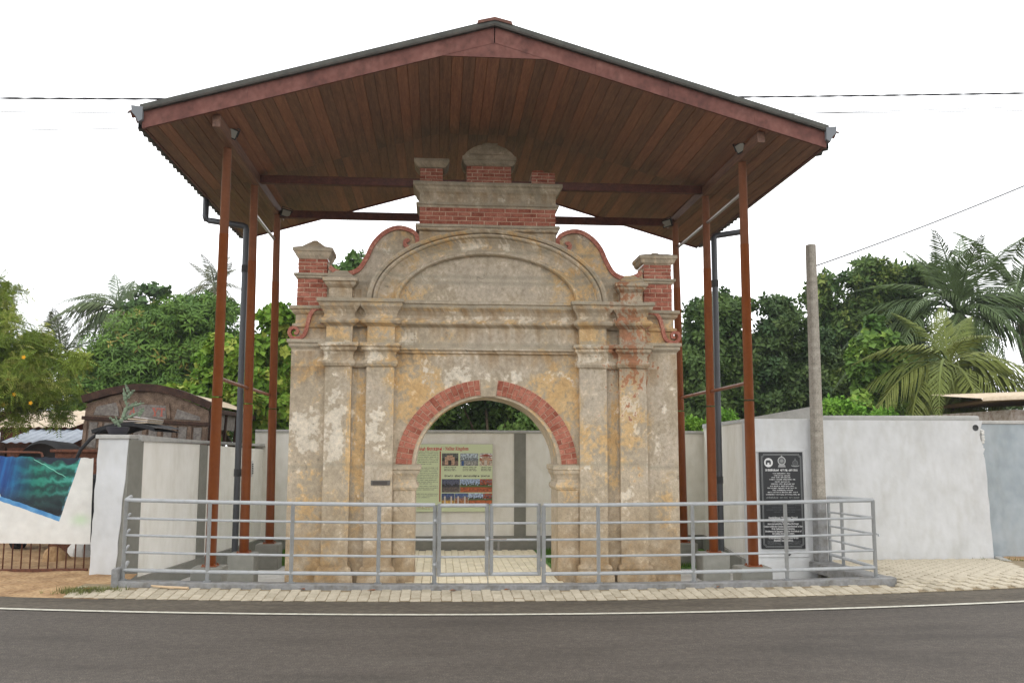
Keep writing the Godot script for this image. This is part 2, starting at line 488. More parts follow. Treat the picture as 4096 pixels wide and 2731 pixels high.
	var hgt := PackedByteArray(); hgt.resize(S * S)
	var fo: PackedFloat32Array = fields[0]
	var fl: PackedFloat32Array = fields[1]
	var fg: PackedFloat32Array = fields[2]
	var fc: PackedFloat32Array = fields[3]
	for j in S:
		var y := 6.0 - 6.4 * j / S
		var low := clampf((1.1 - y) / 1.0, 0.0, 1.0)
		var high := clampf((y - 4.75) / 0.4, 0.0, 1.0)
		for i in S:
			var at := j * S + i
			var g := (j / 8) * G + i / 8
			var b := big[at] / 255.0
			var m := mid[at] / 255.0
			var k := flake[at] / 255.0
			var k2 := flake2[at] / 255.0
			var gr := grain[at] / 255.0 - 0.5
			var cr := crumb[at] / 255.0 - 0.5
			var r := 178.0 + (b - 0.5) * 26.0; var gg := 163.0 + (b - 0.5) * 24.0; var bb := 140.0 + (b - 0.5) * 24.0
			var h := 110.0
			# ochre wash
			var o := clampf((fo[g] * 0.9 + (m - 0.5) * 0.9 + (k - 0.5) * 0.5 + cr * 0.7 - 0.36) * 2.6, 0.0, 1.0) * 0.88
			r = lerpf(r, 214.0 - 30.0 * k2, o); gg = lerpf(gg, 182.0 - 36.0 * k2, o); bb = lerpf(bb, 134.0 - 40.0 * k2, o)
			# grey render patches
			var q := clampf((fg[g] * 0.95 + (b - 0.5) * 0.7 + (k - 0.5) * 0.6 + cr * 0.6 - 0.42) * 3.5, 0.0, 1.0)
			r = lerpf(r, 181.0, q * 0.85); gg = lerpf(gg, 168.0, q * 0.85); bb = lerpf(bb, 149.0, q * 0.85); h = lerpf(h, 150.0, q)
			# lime wash left in flakes
			var w := clampf((fl[g] * 0.95 + (k2 - 0.5) * 0.9 + (k - 0.5) * 0.7 + cr * 0.5 + (cel[at] / 255.0 - 0.5) * 0.45 - 0.56) * 6.0, 0.0, 1.0) * (0.65 + 0.35 * m)
			w = maxf(w, clampf((k * 0.4 + k2 * 0.2 + (cr + 0.5) * 0.4 - 0.66) * 8.0, 0.0, 0.4))
			r = lerpf(r, 214.0, w * 0.8); gg = lerpf(gg, 205.0, w * 0.8); bb = lerpf(bb, 188.0, w * 0.8); h = lerpf(h, 180.0, w)
			# bare clay where the render has broken off
			var c := clampf((fc[g] * 0.85 + (k - 0.5) * 0.9 + (m - 0.5) * 0.5 + cr * 0.8 - 0.56) * 4.0, 0.0, 0.85)
			r = lerpf(r, 166.0 - 30.0 * m, c); gg = lerpf(gg, 108.0 - 20.0 * m, c); bb = lerpf(bb, 76.0 - 14.0 * m, c); h = lerpf(h, 60.0, c)
			# brown washed-down dirt under each ledge, in runs
			var run := 0.0
			for ly in ([2.67, 2.87, 3.22, 3.43, 3.72, 4.54, 5.06] if absf(-2.8 + 5.6 * i / S) > 1.7 else [2.87, 3.22, 3.43, 4.54, 5.06]):
				var below: float = ly - y
				if below > -0.03 and below < 0.34:
					run = maxf(run, (1.0 - maxf(below, 0.0) / (0.12 + 0.22 * m)) * clampf((flake[int(ly * 137.0) * S + i] / 255.0 * 0.6 + mid[int(ly * 90.0) * S + i] / 255.0 * 0.4 - 0.36) * 2.4, 0.0, 1.0))
			run = maxf(run, 0.0)
			r = lerpf(r, 128.0, run * 0.62); gg = lerpf(gg, 98.0, run * 0.62); bb = lerpf(bb, 62.0, run * 0.62)
			# grey lichen along the upper edges of the mouldings
			var edge := 0.0
			for ly in [2.955, 3.0, 3.555, 3.84, 4.61, 4.92, 5.19, 1.39, 3.47, 4.26, 3.92, 5.52]:
				edge = maxf(edge, (1.0 - absf(y - ly) / 0.045) * (0.55 + cr * 1.6))
			edge = clampf(edge, 0.0, 0.85)
			r = lerpf(r, 148.0, edge); gg = lerpf(gg, 140.0, edge); bb = lerpf(bb, 122.0, edge)
			# earth splashed up from the ground, lichen on the top courses
			var e := low * clampf(0.5 + (m - 0.4) * 1.4, 0.0, 1.0) * 0.8
			r = lerpf(r, 136.0, e); gg = lerpf(gg, 112.0, e); bb = lerpf(bb, 80.0, e)
			var t := high * clampf(0.4 + (m - 0.5) * 2.0, 0.0, 1.0) * 0.6
			r = lerpf(r, 132.0, t); gg = lerpf(gg, 124.0, t); bb = lerpf(bb, 104.0, t)
			var s := 1.0 + gr * 0.14 + (k - 0.5) * 0.12 + (k2 - 0.5) * 0.1 + cr * 0.16
			if absf(b - 0.5) < 0.002 * (1.0 + 2.0 * m) and k2 > 0.56:   # hairline cracks
				s *= 0.86
				h -= 18.0
			out[at * 3] = clampi(int(r * s), 0, 255); out[at * 3 + 1] = clampi(int(gg * s), 0, 255); out[at * 3 + 2] = clampi(int(bb * s), 0, 255)
			hgt[at] = clampi(int(h + gr * 40.0 + (k - 0.5) * 40.0 + cr * 40.0), 0, 255)
	var p := StandardMaterial3D.new()
	p.resource_name = "gate_plaster"
	p.albedo_texture = ImageTexture.create_from_image(Image.create_from_data(S, S, false, Image.FORMAT_RGB8, out))
	p.heightmap_enabled = true
	p.heightmap_texture = ImageTexture.create_from_image(Image.create_from_data(S, S, false, Image.FORMAT_L8, hgt))
	p.heightmap_scale = 1.1
	p.roughness = 0.92
	M["plaster"] = p


func _ready() -> void:
	var cam := Camera3D.new()
	cam.name = "camera"
	cam.position = Vector3(-0.635, 1.6156, 12.2306)
	cam.rotation = Vector3(0.1168, -0.0793, 0.0019)
	cam.fov = 40.6
	cam.near = 0.1
	cam.far = 900.0
	add_child(cam)
	cam.current = true
	var env := Environment.new()
	var sky := Sky.new()
	var air := ProceduralSkyMaterial.new()
	air.sky_top_color = Color(0.8, 0.805, 0.815)
	air.sky_horizon_color = Color(0.985, 0.99, 1.0)
	air.sky_curve = 0.7
	air.ground_bottom_color = Color(0.3, 0.29, 0.27)
	air.ground_horizon_color = Color(0.6, 0.6, 0.59)
	air.sun_angle_max = 1.0
	air.energy_multiplier = 2.1
	sky.sky_material = air
	env.background_mode = Environment.BG_SKY
	env.sky = sky
	env.tonemap_mode = Environment.TONE_MAPPER_LINEAR
	env.tonemap_exposure = 1.18
	env.fog_enabled = true
	env.fog_density = 0.0007
	env.fog_light_color = Color(0.9, 0.92, 0.94)
	env.sdfgi_enabled = true
	env.ssao_enabled = true
	env.ssil_enabled = true
	var we := WorldEnvironment.new()
	we.name = "environment"
	we.environment = env
	add_child(we)
	var sun := DirectionalLight3D.new()
	sun.name = "sun"
	sun.light_energy = 0.16
	sun.light_angular_distance = 25.0
	sun.light_color = Color(1.0, 0.975, 0.94)
	sun.shadow_enabled = true
	sun.rotation_degrees = Vector3(-62, 18, 0)
	add_child(sun)

	rng.seed = 20240
	wobn = noise(1.1, 77, 4)
	materials()
	leaves()
	ground()
	gateway()
	canopy()
	fences()
	walls()
	left_yard()
	posters()
	poles_and_cables()
	trees()
	litter()


# ---------------------------------------------------------------- the setting
func kerb_y(x: float) -> float:
	return 0.148 + 0.0033 * (x - 0.3) ** 2


func kerb_z(x: float) -> float:
	return 1.85 + 0.03 * x


func road_y(x: float) -> float:
	return 0.06 + 0.0016 * clampf(x - 0.5, -8.0, 8.0) ** 2


func road_edge(x: float) -> float:
	return 2.53 - 0.0105 * clampf(x - 1.0, -9.0, 9.0) ** 2


func line_z(x: float) -> float:
	return 3.29 - 0.0115 * clampf(x - 1.2, -9.0, 9.0) ** 2


func pave_y(x: float, z: float) -> float:
	var near := road_y(x) + 0.015
	var far: float = kerb_y(x) - 0.055
	if z > 1.9 or x < 4.3:
		return lerpf(near, far, clampf((road_edge(x) - z) / 0.5, 0.0, 1.0))
	return lerpf(lerpf(near, far, clampf((road_edge(x) - z) / 0.5, 0.0, 1.0)), 0.03, clampf((1.9 - z) / 3.0, 0.0, 1.0))


func soil_y(x: float, z: float) -> float:
	var base := lerpf(road_y(x) + 0.004, 0.175, clampf((road_edge(x) - z) / 1.0, 0.0, 1.0))
	return base + wobn.get_noise_2d(x * 1.6, z * 1.6) * 0.03 * clampf((road_edge(x) - z) / 0.2, 0.0, 1.0)


func wall_x(z: float) -> float:   # inner face of the left boundary wall
	return -4.27 + (1.0 - z) * 0.135


func strip(called: String, mat: Material, xs: Array, near: float, lift: float, which: int) -> void:
	var m := mb(true)
	for i in xs.size() - 1:
		var a: float = xs[i]
		var b: float = xs[i + 1]
		var za := [12.0, road_edge(a), line_z(a) + 0.038]
		var zb := [12.0, road_edge(b), line_z(b) + 0.038]
		if which == 0:     # carriageway
			m.quad(Vector3(a, road_y(a), near), Vector3(b, road_y(b), near), Vector3(b, road_y(b), zb[1] - 0.3), Vector3(a, road_y(a), za[1] - 0.3))
		elif which == 1:   # dusty shoulder
			m.quad(Vector3(a, road_y(a) + lift, line_z(a) + 0.02), Vector3(b, road_y(b) + lift, line_z(b) + 0.02), Vector3(b, road_y(b) + lift, zb[1] - 0.02), Vector3(a, road_y(a) + lift, za[1] - 0.02))
		else:              # white edge line
			m.quad(Vector3(a, road_y(a) + lift, line_z(a) + 0.038), Vector3(b, road_y(b) + lift, line_z(b) + 0.038), Vector3(b, road_y(b) + lift, line_z(b) - 0.038), Vector3(a, road_y(a) + lift, line_z(a) - 0.038))
	struct(called, m.done(), mat)


func ground() -> void:
	var m := mb()
	m.quad(Vector3(-400, -0.24, 60), Vector3(400, -0.24, 60), Vector3(400, -0.24, -400), Vector3(-400, -0.24, -400))
	struct("terrain", m.done(), M.land)
	var xs := [-120.0, -60.0, -30.0, -16.0]
	for i in 65:
		xs.append(-12.0 + i * 0.375)
	xs.append_array([16.0, 30.0, 60.0, 120.0])
	strip("road", M.asphalt, xs, 22.0, 0.0, 0)
	strip("road_shoulder", M.shoulder, xs, 0.0, 0.004, 1)
	strip("road_edge_line", M.road_line, xs, 0.0, 0.008, 2)
	m = mb()   # first dash of the centre line
	m.quad(Vector3(2.85, road_y(3.0) + 0.02, 6.32), Vector3(5.2, road_y(4.8) + 0.02, 6.32), Vector3(5.2, road_y(4.8) + 0.02, 6.22), Vector3(2.85, road_y(3.0) + 0.02, 6.22))
	struct("road_centre_line", m.done(), M.road_line)
	# bare earth at the gate of the neighbouring yard
	m = mb(true)
	var nz := 60
	for j in nz:
		for i in 40:
			var p := []
			for q in [[0, 0], [1, 0], [1, 1], [0, 1]]:
				var tz := float(j + q[1]) / nz
				var z0 := lerpf(2.35, -26.0, tz * tz)
				var right: float = -4.08 if z0 > 0.9 else wall_x(z0) - 0.1
				var x := lerpf(-16.0, right, sqrt(float(i + q[0]) / 40.0))
				var z := minf(z0, road_edge(x) + 0.02)
				p.append(Vector3(x, soil_y(x, z), z))
			m.quad(p[0], p[1], p[2], p[3])
	struct("earth_yard", m.done(), M.soil)
	# verge beyond the paving on the right
	m = mb(true)
	for j in 16:
		for i in 20:
			var p := []
			for q in [[0, 0], [1, 0], [1, 1], [0, 1]]:
				var z := lerpf(2.3, -1.6, float(j + q[1]) / 16.0)
				var left := 6.75 + (1.09 - z) * 0.46
				var x := left + 9.0 * (float(i + q[0]) / 20.0) ** 1.4
				z = minf(z, road_edge(x) + 0.02)
				p.append(Vector3(x, lerpf(road_y(x) + 0.004, 0.04, clampf((road_edge(x) - z) / 1.0, 0.0, 1.0)) + 0.015 * wobn.get_noise_2d(x * 2.0, z * 2.0), z))
			m.quad(p[0], p[1], p[2], p[3])
	struct("earth_verge", m.done(), M.soil)
	# sunken floor of the precinct
	m = mb()
	m.span(-4.0, 4.4, -0.2, -0.1, -4.05, 1.8)
	struct("precinct_floor", m.done(), M.concrete)
	m = mb()
	m.quad(Vector3(-3.5, -0.09, -1.9), Vector3(-1.05, -0.09, -1.9), Vector3(-1.05, -0.09, -3.84), Vector3(-3.5, -0.09, -3.84))
	m.quad(Vector3(1.02, -0.09, -1.2), Vector3(3.9, -0.09, -1.2), Vector3(4.0, -0.09, -3.84), Vector3(1.02, -0.09, -3.84))
	var lawn := struct("lawn", m.done(), M.lawn)
	var where := []
	var tints := PackedColorArray()
	for i in 5200:
		var left := rng.randf() < 0.45
		var x := rng.randf_range(-3.45, -1.1) if left else rng.randf_range(1.07, 3.7)
		var z := rng.randf_range(-3.8, -1.95 if left else -1.25)
		where.append(Transform3D(Basis(Vector3.UP, rng.randf() * TAU) * Basis.from_scale(Vector3.ONE * rng.randf_range(0.7, 1.5)), Vector3(x, -0.09, z)))
		tints.append(Color(0.06, 0.15, 0.015).lerp(Color(0.13, 0.24, 0.03), rng.randf()))
	many(lawn, "grass", L.tuft, M.blade, where, tints)
	paving()
	# edging of the paving at the right
	m = mb()
	var ka := Vector3(7.62, 0.06, -1.04)
	var kb := Vector3(6.62, 0.1, 1.75)
	var d := (kb - ka)
	m.box((ka + kb) * 0.5 - Vector3(0, 0.06, 0), Vector3(0.1, 0.14, d.length()), 0.012, Basis.looking_at(-d.normalized(), Vector3.UP))
	struct("paving_edge_kerb", m.done(), M.coping_grey)


func paving() -> void:
	var stone := mb()
	stone.box(Vector3(0, -0.03, 0), Vector3(0.104, 0.06, 0.208), 0.007)
	var mesh := stone.done()
	# pavement between the railing and the road, then widening at the right
	var bed := mb(true)
	for i in 60:
		var a := -4.45 + i * 0.2
		var b := a + 0.2
		for k in 4:
			var p := []
			for q in [[a, k], [b, k], [b, k + 1], [a, k + 1]]:
				var z1 := road_edge(q[0])
				var z0: float = kerb_z(q[0]) - 0.1 if q[0] < 4.4 else -1.1
				var z := lerpf(z1, z0, q[1] / 4.0)
				p.append(Vector3(q[0], pave_y(q[0], z) - 0.006, z))
			bed.quad(p[0], p[1], p[2], p[3])
	var walk := struct("pavement", bed.done(), M.joint_sand)
	var made := 0
	var rest := []
	var tints := PackedColorArray()
	for c in 83:
		var x := -4.4 + c * 0.1075
		var z := road_edge(x) - 0.115 - (0.106 if c % 2 else 0.0)
		if c % 2:
			var h := part(walk, "paver", mesh, M["paver%d" % rng.randi_range(0, 3)])
			h.scale = Vector3(1, 1, 0.49)
			h.position = Vector3(x, pave_y(x, road_edge(x) - 0.055), road_edge(x) - 0.055)
			made += 1
		while z > kerb_z(x) + 0.12:
			var o := part(walk, "paver", mesh, M["paver%d" % rng.randi_range(0, 3)])
			o.position = Vector3(x, pave_y(x, z) + rng.randf_range(-0.002, 0.003), z)
			o.rotation = Vector3(0.1, rng.randf_range(-0.015, 0.015), rng.randf_range(-0.01, 0.01))
			made += 1
			z -= 0.2125
	for c in 30:
		for k in 32:
			var x := 4.52 + c * 0.1075
			var z := road_edge(x) - 0.115 - k * 0.2125 - (0.106 if c % 2 else 0.0)
			if z < -1.0 or x > 6.6 + (1.09 - z) * 0.46 or (z < 1.9 and x < 4.65):
				continue
			if made < 296:
				var o := part(walk, "paver", mesh, M["paver%d" % rng.randi_range(0, 3)])
				o.position = Vector3(x, pave_y(x, z), z)
				o.rotation = Vector3(0.03, rng.randf_range(-0.015, 0.015), 0)
				made += 1
			else:
				rest.append(Transform3D(Basis.from_euler(Vector3(0.03, rng.randf_range(-0.015, 0.015), 0)), Vector3(x, pave_y(x, z), z)))
				tints.append(Color.WHITE)
	many(walk, "pavers", mesh, M.paver1, rest, tints)
	# path through the gateway
	bed = mb()
	bed.quad(Vector3(-1.05, -0.094, 1.72), Vector3(1.02, -0.094, 1.72), Vector3(1.02, -0.094, -3.84), Vector3(-1.05, -0.094, -3.84))
	var path := struct("path", bed.done(), M.joint_sand)
	made = 0
	rest = []
	tints = PackedColorArray()
	for k in 27:
		for c in 19:
			var x := -0.99 + c * 0.108
			var z := 1.6 - k * 0.2125 + (0.106 if c % 2 else 0.0)
			if z < -3.75:
				continue
			if z < 1.2 and absf(x) < 0.99 and made < 300:
				var o := part(path, "paver", mesh, M["path_paver%d" % rng.randi_range(0, 2)])
				o.position = Vector3(x, -0.08 + rng.randf_range(-0.002, 0.002), z)
				o.rotation = Vector3(rng.randf_range(-0.008, 0.008), rng.randf_range(-0.012, 0.012), rng.randf_range(-0.01, 0.01))
				made += 1
			else:
				rest.append(Transform3D(Basis(Vector3.UP, rng.randf_range(-0.012, 0.012)), Vector3(x, -0.08, z)))
				tints.append(Color.WHITE)
	many(path, "pavers", mesh, M.path_paver0, rest, tints)


# ---------------------------------------------------------------- the gateway
func brick_course(parent: Node3D, x0: float, x1: float, y0: float, y1: float, z0: float, z1: float, shift: bool, blen: float) -> void:
	var x := x0
	var first := shift
	while x < x1 - 0.02:
		var w := blen * (0.52 if first else 1.0) * rng.randf_range(0.95, 1.05)
		first = false
		if x1 - x - w < 0.05:
			w = x1 - x
		var g := 0.0045
		var m := mb()
		var j := [rng.randf_range(-0.004, 0.004), rng.randf_range(-0.004, 0.004), rng.randf_range(-0.003, 0.003), rng.randf_range(-0.004, 0.002)]
		m.hexa([Vector2(x + g + j[0], y0 + g), Vector2(x + w - g + j[1], y0 + g + j[2]), Vector2(x + w - g + j[1], y1 - g), Vector2(x + g + j[0], y1 - g + j[3])], z0, z1 + rng.randf_range(-0.003, 0.003), 0.005)
		part(parent, "brick", m.done(), M["brick%d" % rng.randi_range(0, 3)])
		x += w


func brick_block(parent: Node3D, called: String, x0: float, x1: float, y0: float, y1: float, z0: float, z1: float, courses: int, blen: float, shift := false) -> MeshInstance3D:
	var m := mb()
	m.span(x0 + 0.006, x1 - 0.006, y0, y1, z0 + 0.01, z1 - 0.008)
	var core := part(parent, called, m.done(), M.mortar)
	for i in courses:
		brick_course(core, x0, x1, lerpf(y0, y1, float(i) / courses), lerpf(y0, y1, float(i + 1) / courses), z1 - 0.1, z1, (i % 2 == 1) != shift, blen)
	return core


const CORNICE := [[0.0, 3.585], [0.118, 3.577], [0.12, 3.535], [0.097, 3.52], [0.092, 3.478], [0.05, 3.43], [0.026, 3.38], [0.03, 3.34], [0.072, 3.315], [0.09, 3.288], [0.076, 3.262], [0.042, 3.248], [0.02, 3.235], [0.0, 3.22]]
const CAPITAL := [[0.0, 3.01], [0.088, 3.002], [0.09, 2.955], [0.066, 2.942], [0.066, 2.908], [0.03, 2.88], [0.018, 2.84], [0.022, 2.79], [0.045, 2.765], [0.05, 2.735], [0.03, 2.70], [0.0, 2.685]]
const ARCHITRAVE := [[0.0, 2.965], [0.065, 2.957], [0.067, 2.926], [0.036, 2.912], [0.036, 2.885], [0.0, 2.875]]
const FOOT := [[0.0, 0.14], [0.03, 0.125], [0.045, 0.09], [0.035, 0.06], [0.06, 0.03], [0.07, -0.02], [0.07, -0.11]]


func gateway() -> void:
	var g := thing("gateway", "weathered ochre and grey masonry gateway with a brick-ringed arch under the canopy", "gateway")
	var cx := 0.01
	# lower wall with the arched opening
	var poly := PackedVector2Array([Vector2(-2.57, -0.11), Vector2(-2.57, 3.0), Vector2(2.58, 3.0), Vector2(2.58, -0.11), Vector2(cx + 0.94, -0.11), Vector2(cx + 0.94, 1.38)])
	for i in range(1, 40):
		var t := PI * i / 40.0
		poly.append(Vector2(cx + cos(t) * 0.94, 1.38 + sin(t) * 0.925))
	poly.append_array(PackedVector2Array([Vector2(cx - 0.94, 1.38), Vector2(cx - 0.94, -0.11)]))
	var m := amb(0.004)
	m.extrude(poly, -0.75, 0.0)
	part(g, "wall", m.done(), M.plaster)
	# gable wall with its scrolled shoulders
	var left := smooth_line([Vector2(-2.12, 4.07), Vector2(-2.03, 4.0), Vector2(-1.87, 3.965), Vector2(-1.71, 4.03), Vector2(-1.6, 4.17), Vector2(-1.52, 4.34), Vector2(-1.43, 4.48), Vector2(-1.31, 4.57), Vector2(-1.18, 4.6), Vector2(-1.05, 4.575), Vector2(-0.96, 4.52), Vector2(-0.93, 4.46)], 5)
	poly = PackedVector2Array([Vector2(2.14, 2.99), Vector2(-2.14, 2.99)])
	poly.append_array(left)
	poly.append_array(PackedVector2Array([Vector2(-0.92, 4.63), Vector2(0.93, 4.63)]))
	for i in left.size():
		var q := left[left.size() - 1 - i]
		poly.append(Vector2(-q.x + 0.015, q.y))
	m = amb(0.004)
	m.extrude(poly, -0.5, -0.03)
	part(g, "gable_wall", m.done(), M.plaster)
	# painted scrolls along the shoulders
	var curl := [Vector2(-2.1, 4.03), Vector2(-2.02, 3.97), Vector2(-1.87, 3.94), Vector2(-1.72, 4.0), Vector2(-1.62, 4.15), Vector2(-1.54, 4.33), Vector2(-1.44, 4.46), Vector2(-1.31, 4.55), Vector2(-1.18, 4.58), Vector2(-1.05, 4.55), Vector2(-0.965, 4.49), Vector2(-0.945, 4.4), Vector2(-0.975, 4.33), Vector2(-1.04, 4.31), Vector2(-1.1, 4.335), Vector2(-1.11, 4.385), Vector2(-1.08, 4.41), Vector2(-1.055, 4.39)]
	for s: float in [1.0, -1.0]:
		var pts := []
		for q in curl:
			pts.append(Vector2(q.x * s + (0.0 if s > 0.0 else 0.015), q.y))
		m = mb()
		m.wob = wobn; m.amp = 0.006
		m.band(smooth_line(pts, 6), 0.06, -0.06, 0.008, 0.05)
		part(g, "scroll", m.done(), M.scroll_paint)
	# pilasters, capitals and the broken-out entablature over them
	for px in [[-2.11, -1.77], [-1.575, -1.22], [1.23, 1.595], [1.77, 2.13]]:
		var worn: bool = px[0] > 1.7
		var x0: float = px[0]
		var x1: float = px[1]
		var a := 0.022 if worn else 0.007
		m = amb(0.012 if worn else 0.005)
		for i in 14:
			m.span(x0, x1, lerpf(0.0, 2.7, i / 14.0), lerpf(0.0, 2.7, (i + 1) / 14.0), -0.02, 0.11)
		part(g, "pilaster", m.done(), M.plaster)
		m = amb(a)
		m.moulding(x0, x1, 0.11, -0.02, FOOT)
		part(g, "pilaster_base", m.done(), M.plaster)
		m = amb(a)
		m.moulding(x0, x1, 0.11, -0.02, CAPITAL, 0.06)
		part(g, "capital", m.done(), M.plaster)
		m = amb(a)
		m.span(x0, x1, 2.99, 3.24, -0.06, 0.11)
		part(g, "frieze_block", m.done(), M.plaster)
		m = amb(a)
		m.moulding(x0, x1, 0.11, -0.06, CORNICE, 0.05)
		m.span(x0 + 0.02, x1 - 0.02, 3.55, 3.583, -0.06, 0.13)
		part(g, "cornice_block", m.done(), M.plaster)
	m = amb(0.008)
	m.moulding(-1.24, 1.25, 0.0, -0.06, CORNICE, 0.1)
	m.span(-1.3, 1.3, 3.5, 3.58, -0.06, 0.08)
	part(g, "cornice", m.done(), M.plaster)
	m = amb(0.006)
	m.moulding(-1.22, 1.24, 0.0, -0.04, ARCHITRAVE, 0.1)
	part(g, "architrave", m.done(), M.plaster)
	for s: float in [-1.0, 1.0]:   # the same lines carried on in the recesses between the pilasters
		for prof in [CORNICE, CAPITAL]:
			m = amb(0.012)
			m.moulding(minf(s * 1.6, s * 1.76), maxf(s * 1.6, s * 1.76), 0.04, -0.06, prof, 0.06)
			part(g, "recess_moulding", m.done(), M.plaster)
	m = amb(0.005)
	m.span(-1.24, 1.25, 2.96, 3.24, -0.04, 0.006)
	part(g, "frieze", m.done(), M.plaster)
	# segment-headed tympanum with a broad hollow moulding
	poly = PackedVector2Array()
	for i in 41:
		var t := PI * i / 40.0
		poly.append(Vector2(cx + cos(t) * 1.2, 3.56 + sin(t) * 0.67))
	m = amb(0.004)
	m.extrude(poly, -0.06, 0.008)
	part(g, "tympanum", m.done(), M.plaster)
	var arch := [[0.0, 0.0], [0.0, 0.065], [0.04, 0.095], [0.11, 0.1], [0.17, 0.075], [0.19, 0.03], [0.28, 0.012], [0.42, 0.018], [0.55, 0.045], [0.64, 0.075], [0.685, 0.08], [0.7, 0.12], [0.75, 0.14], [0.81, 0.135], [0.84, 0.105], [0.86, 0.15], [0.93, 0.17], [1.0, 0.155], [1.01, -0.05]]
	m = amb(0.006)
	for i in 64:
		for k in arch.size() - 1:
			var p := []
			for q in [[i, k], [i + 1, k], [i + 1, k + 1], [i, k + 1]]:
				var t: float = PI * q[0] / 64.0
				var f: float = arch[q[1]][0]
				p.append(Vector3(cx + cos(t) * lerpf(1.18, 1.605, f), 3.56 + sin(t) * lerpf(0.65, 0.985, f), arch[q[1]][1]))
			m.quad(p[0], p[1], p[2], p[3])
	part(g, "arch_moulding", m.done(), M.plaster)
	# attic: mouldings, brick panel, cornice, three merlons
	m = amb(0.006)
	m.moulding(-0.925, 0.935, -0.0, -0.5, [[0.0, 4.64], [0.045, 4.632], [0.05, 4.6], [0.03, 4.585], [0.03, 4.555], [0.0, 4.54]], 0.1)
	m.span(-0.92, 0.93, 4.36, 4.63, -0.5, -0.012)
	part(g, "string_course", m.done(), M.plaster)
	brick_block(g, "brick_panel", -0.925, 0.935, 4.635, 4.875, -0.48, 0.0, 4, 0.178)
	m = amb(0.006)
	m.moulding(-0.925, 0.935, -0.02, -0.5, [[0.0, 4.945], [0.04, 4.935], [0.042, 4.91], [0.02, 4.895], [0.015, 4.875], [0.0, 4.872]], 0.1)
	m.span(-0.925, 0.935, 4.87, 5.1, -0.5, -0.012)
	m.moulding(-0.925, 0.935, -0.02, -0.5, [[0.0, 5.225], [0.085, 5.215], [0.088, 5.17], [0.06, 5.15], [0.055, 5.125], [0.025, 5.09], [0.01, 5.065], [0.0, 5.06]], 0.1)
	m.span(-0.97, 0.98, 5.16, 5.222, -0.5, 0.03)
	part(g, "attic_cornice", m.done(), M.plaster)
	var a1 := brick_block(g, "merlon", -0.925, -0.605, 5.22, 5.425, -0.38, -0.03, 4, 0.155)
	m = amb(0.008)
	m.moulding(-0.925, -0.605, -0.03, -0.38, [[0.0, 5.55], [0.075, 5.54], [0.078, 5.5], [0.05, 5.46], [0.02, 5.43], [0.0, 5.425]], 0.08)
	m.span(-0.97, -0.56, 5.5, 5.545, -0.38, 0.02)
	part(a1, "merlon_cap", m.done(), M.plaster)
	a1 = brick_block(g, "merlon", -0.29, 0.33, 5.22, 5.47, -0.4, -0.02, 5, 0.15, true)
	m = amb(0.006)
	m.moulding(-0.29, 0.33, -0.02, -0.4, [[0.0, 5.6], [0.06, 5.595], [0.062, 5.545], [0.045, 5.535], [0.04, 5.5], [0.01, 5.47], [0.0, 5.47]], 0.1)
	part(a1, "merlon_cap", m.done(), M.plaster)
	poly = PackedVector2Array([Vector2(-0.34, 5.59), Vector2(0.38, 5.59)])
	for q in [[0.33, 5.65], [0.25, 5.71], [0.16, 5.75], [0.02, 5.77], [-0.12, 5.75], [-0.21, 5.71], [-0.29, 5.65]]:
		poly.append(Vector2(q[0], q[1]))
	m = amb(0.008)
	m.extrude(poly, -0.38, 0.025)
	m.span(-0.07, 0.14, 5.75, 5.81, -0.3, -0.05)
	var inner := PackedVector2Array([Vector2(-0.24, 5.615), Vector2(0.28, 5.615), Vector2(0.2, 5.68), Vector2(0.02, 5.71), Vector2(-0.16, 5.68)])
	m.extrude(inner, 0.0, 0.04)
	part(a1, "merlon_crown", m.done(), M.plaster)
	a1 = brick_block(g, "merlon", 0.6, 0.935, 5.22, 5.4, -0.36, -0.03, 4, 0.155)
	m = mb()
	m.hexa([Vector2(0.61, 5.402), Vector2(0.78, 5.402), Vector2(0.76, 5.438), Vector2(0.62, 5.43)], -0.3, -0.04, 0.006)
	part(a1, "brick", m.done(), M.brick2)
	# side wings: ledge, bracket scroll, brick pier and cap
	for s: float in [-1.0, 1.0]:
		var o: float = 0.0 if s < 0.0 else 0.015
		var x0: float = minf(s * 2.12, s * 2.53) + o
		var x1: float = maxf(s * 2.12, s * 2.53) + o
		m = amb(0.006 if s < 0.0 else 0.012)
		m.moulding(minf(s * 2.13, s * 2.57) + o, maxf(s * 2.13, s * 2.57) + o, 0.0, -0.75, [[0.0, 3.06], [0.055, 3.05], [0.058, 3.01], [0.035, 2.995], [0.035, 2.96], [0.01, 2.935], [0.0, 2.92]], 0.06)
		m.span(x0, x1, 3.0, 3.055, -0.7, 0.03)
		part(g, "wing_ledge", m.done(), M.plaster)
		m = amb(0.008)
		m.span(x0, x1, 3.05, 3.42, -0.5, -0.01)
		m.moulding(x0, x1, -0.01, -0.5, [[0.0, 3.265], [0.03, 3.255], [0.038, 3.235], [0.03, 3.215], [0.0, 3.205]], 0.08)
		m.moulding(x0, x1, -0.02, -0.5, [[0.0, 3.505], [0.075, 3.495], [0.078, 3.455], [0.05, 3.44], [0.045, 3.41], [0.02, 3.385], [0.0, 3.38]], 0.08)
		m.span(x0 - 0.03, x1 + 0.03, 3.44, 3.5, -0.5, 0.03)
		part(g, "pier_base", m.done(), M.plaster)
		var pier := brick_block(g, "brick_pier", x0 + 0.005, x1 - 0.005, 3.5, 3.87, -0.46, -0.02, 6, 0.17, s > 0.0)
		m = amb(0.005)
		m.moulding(x0 + 0.005, x1 - 0.005, -0.02, -0.46, [[0.0, 3.945], [0.04, 3.938], [0.042, 3.91], [0.022, 3.9], [0.02, 3.88], [0.0, 3.868]], 0.1)
